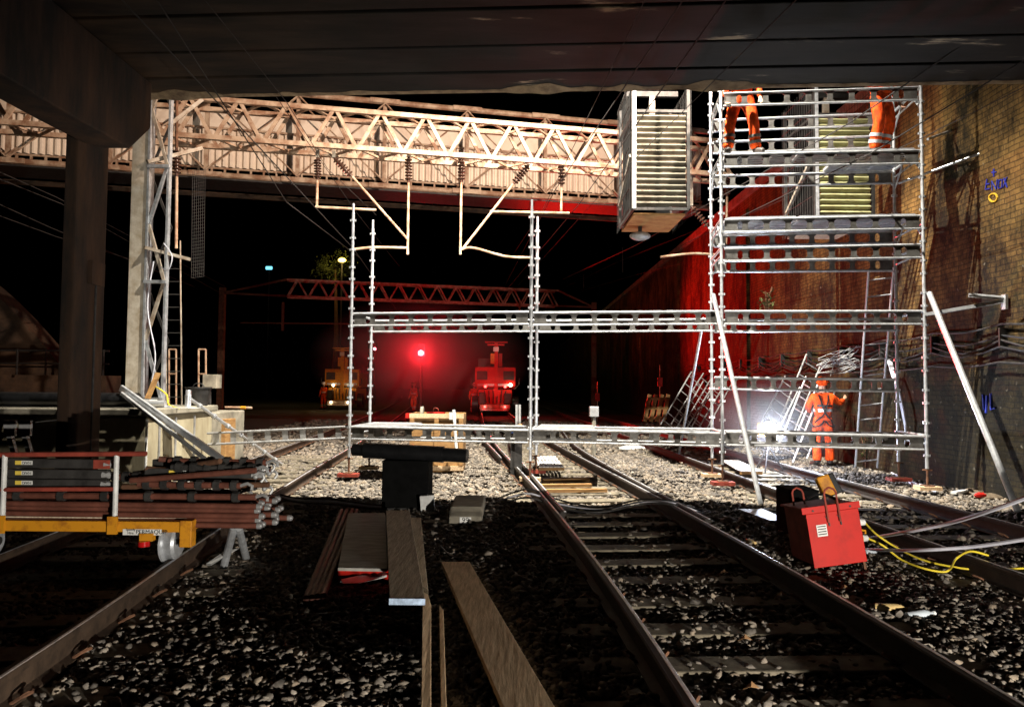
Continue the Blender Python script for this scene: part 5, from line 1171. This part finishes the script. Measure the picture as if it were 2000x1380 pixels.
# ------------------------------------------------------------------ red transformer
tf = thing('site_transformer', gz(1640, 1100, .05), 'bright red site transformer with two hoop handles on the ballast', 'transformer')
o0 = gz(1592, 1104, .09); Y0 = o0.y
TM = Matrix.Translation(o0) @ Matrix.Rotation(R(-7.5), 4, 'Y') @ Matrix.Rotation(R(-4), 4, 'X') @ Matrix.Rotation(R(2), 4, 'Z')
def T(mb): mb.M = TM; return mb
Wd, Hh, Dd = .445, .47, .50
T(MB()).box(.0, Wd, 0, Dd, .0, Hh).build('case', redd, tf, bevel=.006)
T(MB()).box(-.012, Wd+.012, -.012, -.001, -.02, Hh-.03).build('front_panel', redp, tf, bevel=.003)
T(MB()).box(-.045, Wd+.03, -.018, -.001, Hh-.028, Hh+.03).build('front_flange', redp, tf, bevel=.003)
T(MB()).box(-.03, Wd+.02, .0, Dd+.01, Hh+.001, Hh+.02).build('lid', redd, tf, bevel=.004)
for x in (.0, Wd-.02):
    for y in (0, Dd-.02): T(MB()).box(x, x+.02, y, y+.02, -.09, -.002).build('foot', rusty, tf)
for x0 in (.17,):
    T(MB()).poly([(x0, -.03, Hh-.12), (x0, -.03, Hh+.13), (x0+.012, -.03, Hh+.16), (x0+.05, -.03, Hh+.18), (x0+.09, -.03, Hh+.16), (x0+.105, -.03, Hh+.13), (x0+.105, -.03, Hh-.12)], .009, 8).build('handle', redd, tf, True)
T(MB()).poly([(.02, .3, Hh+.0), (.02, .3, Hh+.13), (.035, .3, Hh+.16), (.07, .3, Hh+.175), (.11, .3, Hh+.15), (.12, .3, Hh+.12), (.12, .3, Hh)], .009, 8).build('handle', redd, tf, True)
for x in (.17, .275): T(MB()).prism([(x-.022, -.02, Hh-.06), (x+.012, -.02, Hh-.09), (x+.012, -.02, Hh-.15), (x-.0, -.02, Hh-.15), (x-.0, -.02, Hh-.1)], (0, -.006, 0)).build('handle_clip', darkm, tf)
lbp = T(MB()).box(.06, .15, -.018, -.013, Hh-.23, Hh-.13).build('rating_plate', labelw, tf)
for q in range(4): T(MB()).box(.068, .142, -.020, -.0185, Hh-.215+q*.022, Hh-.207+q*.022).build('plate_line', letter, tf)
for x in (.05, Wd-.06): T(MB()).tube((x, -.026, Hh-.005), (x, -.017, Hh-.005), .009, n=8).build('screw', darkm, tf)
for z, m in ((.30, whitem), (.16, yellowm)):
    T(MB()).tube((Wd+.0, .12, z), (Wd+.06, .12, z-.005), .04, n=14).build('socket', m, tf, True); T(MB()).tube((Wd+.06, .12, z-.005), (Wd+.11, .12, z-.01), .032, .026, n=14).build('plug', whitem, tf, True)
T(MB()).poly([(Wd+.0, .08, .21), (Wd+.03, .07, .24), (Wd+.08, .07, .225), (Wd+.08, .08, .2)], .01, 6).build('socket_flap', yellowm, tf)
bb = tag(MB().box(at(1533, 0, 7.9).x, at(1590, 0, 7.9).x, 7.9, 8.3, .0, at(0, 944, 7.9).z).build('black_case', casem, bevel=.01), 'low black case standing just behind the red transformer', 'case')
fl2 = thing('hand_lamp', TM @ Vector((.16, .25, Hh+.02)), 'yellow hand lamp tilted back on top of the red transformer', 'lamp')
a, b = at(1596, 930, 7.0), at(1626, 968, 6.95); d = (b-a).normalized()
mb = MB(); mb.bar(at(1603, 929, 7.0), at(1622, 968, 6.95), .12, .09, (0,1,0)); mb.build('lamp_body', yellowm, fl2, bevel=.015); MB().bar(at(1613, 927, 6.98), at(1634, 965, 6.93), .13, .03, (0,1,0)).build('lamp_rim', blackm, fl2, bevel=.01)
MB().poly(smooth_path([at(1577, 972, 6.9), at(1592, 965, 6.85), at(1612, 966, 6.85), at(1628, 972, 6.9), at(1652, 985, 6.85)]), .014, 6).build('stand', blackm, fl2)
# cables
def cable(pts, r, m, label, grp=None, k=8): return tag(MB().poly(smooth_path(pts, k), r, 8).build('cable', m, None, True), label, 'cable', grp)
pA = TM @ Vector((Wd+.11, .12, .29)); pB = TM @ Vector((Wd+.11, .12, .15))
cable([pA, gz(1712, 1043, .25), gz(1750, 1068, .14), gz(1800, 1092, .09), gz(1860, 1106, .08), gz(1920, 1112, .08), gz(2020, 1108, .09)], .009, yelcab, 'yellow cable running from the white plug out of the right edge')
cable([pB, gz(1725, 1065, .2), gz(1760, 1092, .1), gz(1800, 1108, .08), gz(1840, 1116, .07), gz(1856, 1110, .10), gz(1868, 1090, .24), gz(1895, 1076, .26), gz(1930, 1084, .22)], .009, yelcab, 'yellow cable from the yellow plug looping over the rail')
cable([gz(1690, 1052, .06), at(1760, 1040, 6.6), at(1850, 1022, 6.0), at(1930, 998, 5.4), at(2030, 962, 4.9)], .016, greycab, 'upper thick grey hose sweeping out at the right edge')
cable([gz(1690, 1072, .06), at(1780, 1074, 6.2), at(1900, 1067, 5.7), at(2030, 1048, 5.2)], .014, greycab, 'lower thick grey hose leaving at the right edge')
for i in range(3):
    cable([gz(530, 960+i*3, .12), gz(580, 972+i*4, .1), gz(650, 974+i*5, .1), gz(740, 985+i*4, .06), gz(860, 985+i*3, .05), gz(960, 975+i*6, .06), gz(1030, 955+i*8, .22), gz(1090, 975+i*8, .1), gz(1170, 990+i*5, .08), gz(1250, 975+i*5, .15), gz(1310, 978+i*3, .2), gz(1380, 1000+i*4, .06), gz(1480, 1028+i*4, .05), gz(1545, 1038+i*3, .05)], .012, greycab if i == 1 else darkm, ('farthest','middle pale','nearest')[i]+' of three cables snaking over the rails in front of the scaffold', 'cables across the tracks')
cable([gz(860, 1065, .06), gz(880, 1085, .06), gz(920, 1095, .05), gz(970, 1105, .05)], .012, blackcab, 'short black cable lying beside the long brown board')

rl = thing('added_red_lamp', (RED.x, RED.y, 0), 'added small red flood lamp on a stake in the distance, beside the middle track', 'lamp')
MB().tube((RED.x, RED.y+.15, 0), (RED.x, RED.y+.15, RED.z+.1), .03, n=6).build('stake', darkm, rl); MB().box(RED.x-.12, RED.x+.12, RED.y+.13, RED.y+.2, RED.z-.1, RED.z+.1).build('housing', darkm, rl)  # stake and housing made up to carry the added red flood
# ------------------------------------------------------------------ added scattering volumes that make the halos round two lamps
def halo_puff(name, c, r, dens, lab):
    mm = bpy.data.materials.new('added_halo'); mm.use_nodes = True; n = mm.node_tree; n.nodes.remove(n.nodes['Principled BSDF'])
    pv = n.nodes.new('ShaderNodeVolumePrincipled'); pv.inputs['Color'].default_value = (.9, .9, .9, 1); n.links.new(pv.outputs[0], n.nodes['Material Output'].inputs['Volume'])
    tc = n.nodes.new('ShaderNodeTexCoord'); gr_ = n.nodes.new('ShaderNodeTexGradient'); gr_.gradient_type = 'SPHERICAL'; mp = n.nodes.new('ShaderNodeMapping')
    n.links.new(tc.outputs['Object'], mp.inputs[0]); mp.inputs['Scale'].default_value = (1/r[0], 1/r[1], 1/r[2]); n.links.new(mp.outputs[0], gr_.inputs[0])
    mu = n.nodes.new('ShaderNodeMath'); mu.operation = 'MULTIPLY'; mu.inputs[1].default_value = dens; n.links.new(gr_.outputs['Fac'], mu.inputs[0]); n.links.new(mu.outputs[0], pv.inputs['Density'])
    me = MB(); me.ball((0, 0, 0), 1, r[0], r[1], r[2], 16); ms = bpy.data.meshes.new(name); ms.from_pydata(me.v, [], me.f); ms.materials.append(mm)
    o = bpy.data.objects.new(name, ms); COL.objects.link(o); o.location = c; tag(o, lab, 'added_halo', kind='stuff'); return o
q = at(822, 700, 39.5); halo_puff('halo_volume', (q.x, q.y, q.z), (6.0, 4.5, 3.4), .10, 'added volume giving the distant red signal its halo')
halo_puff('halo_volume', (WORK.x, WORK.y-.2, WORK.z+.1), (1.3, 1.3, .95), .09, 'added volume giving the work light its halo')
# ------------------------------------------------------------------ lamp bodies out of the frame
for nm, p, aim, l in (('a', FLOOD_A, (2.2, 12.6, 0), 'flood lamp head over the bridge parapet, tipped steeply down'), ('b', FLOOD_B, (-1, 20, 7.3), 'flood lamp head on the bridge deck, aimed at the footbridge'), ('c', FLOOD_C, (-.6, 6.2, .25), 'low flood lamp on the ballast beside the viewer')):
    t = thing('flood_lamp', p, l, 'flood lamp', 'site flood lamps'); d = (Vector(aim)-p).normalized(); c = p-d*.12
    MB().bar(c-d*.05, c, .3, .22).build('housing', darkm, t)
    base = SOF+1.12 if p.z > 3 else 0
    MB().tube((c.x, min(c.y, 10.0) if p.z > 3 else c.y, base), c, .02, n=6).build('stand', darkm, t)
for o in bpy.data.objects:
    if '_o' in o: del o['_o']
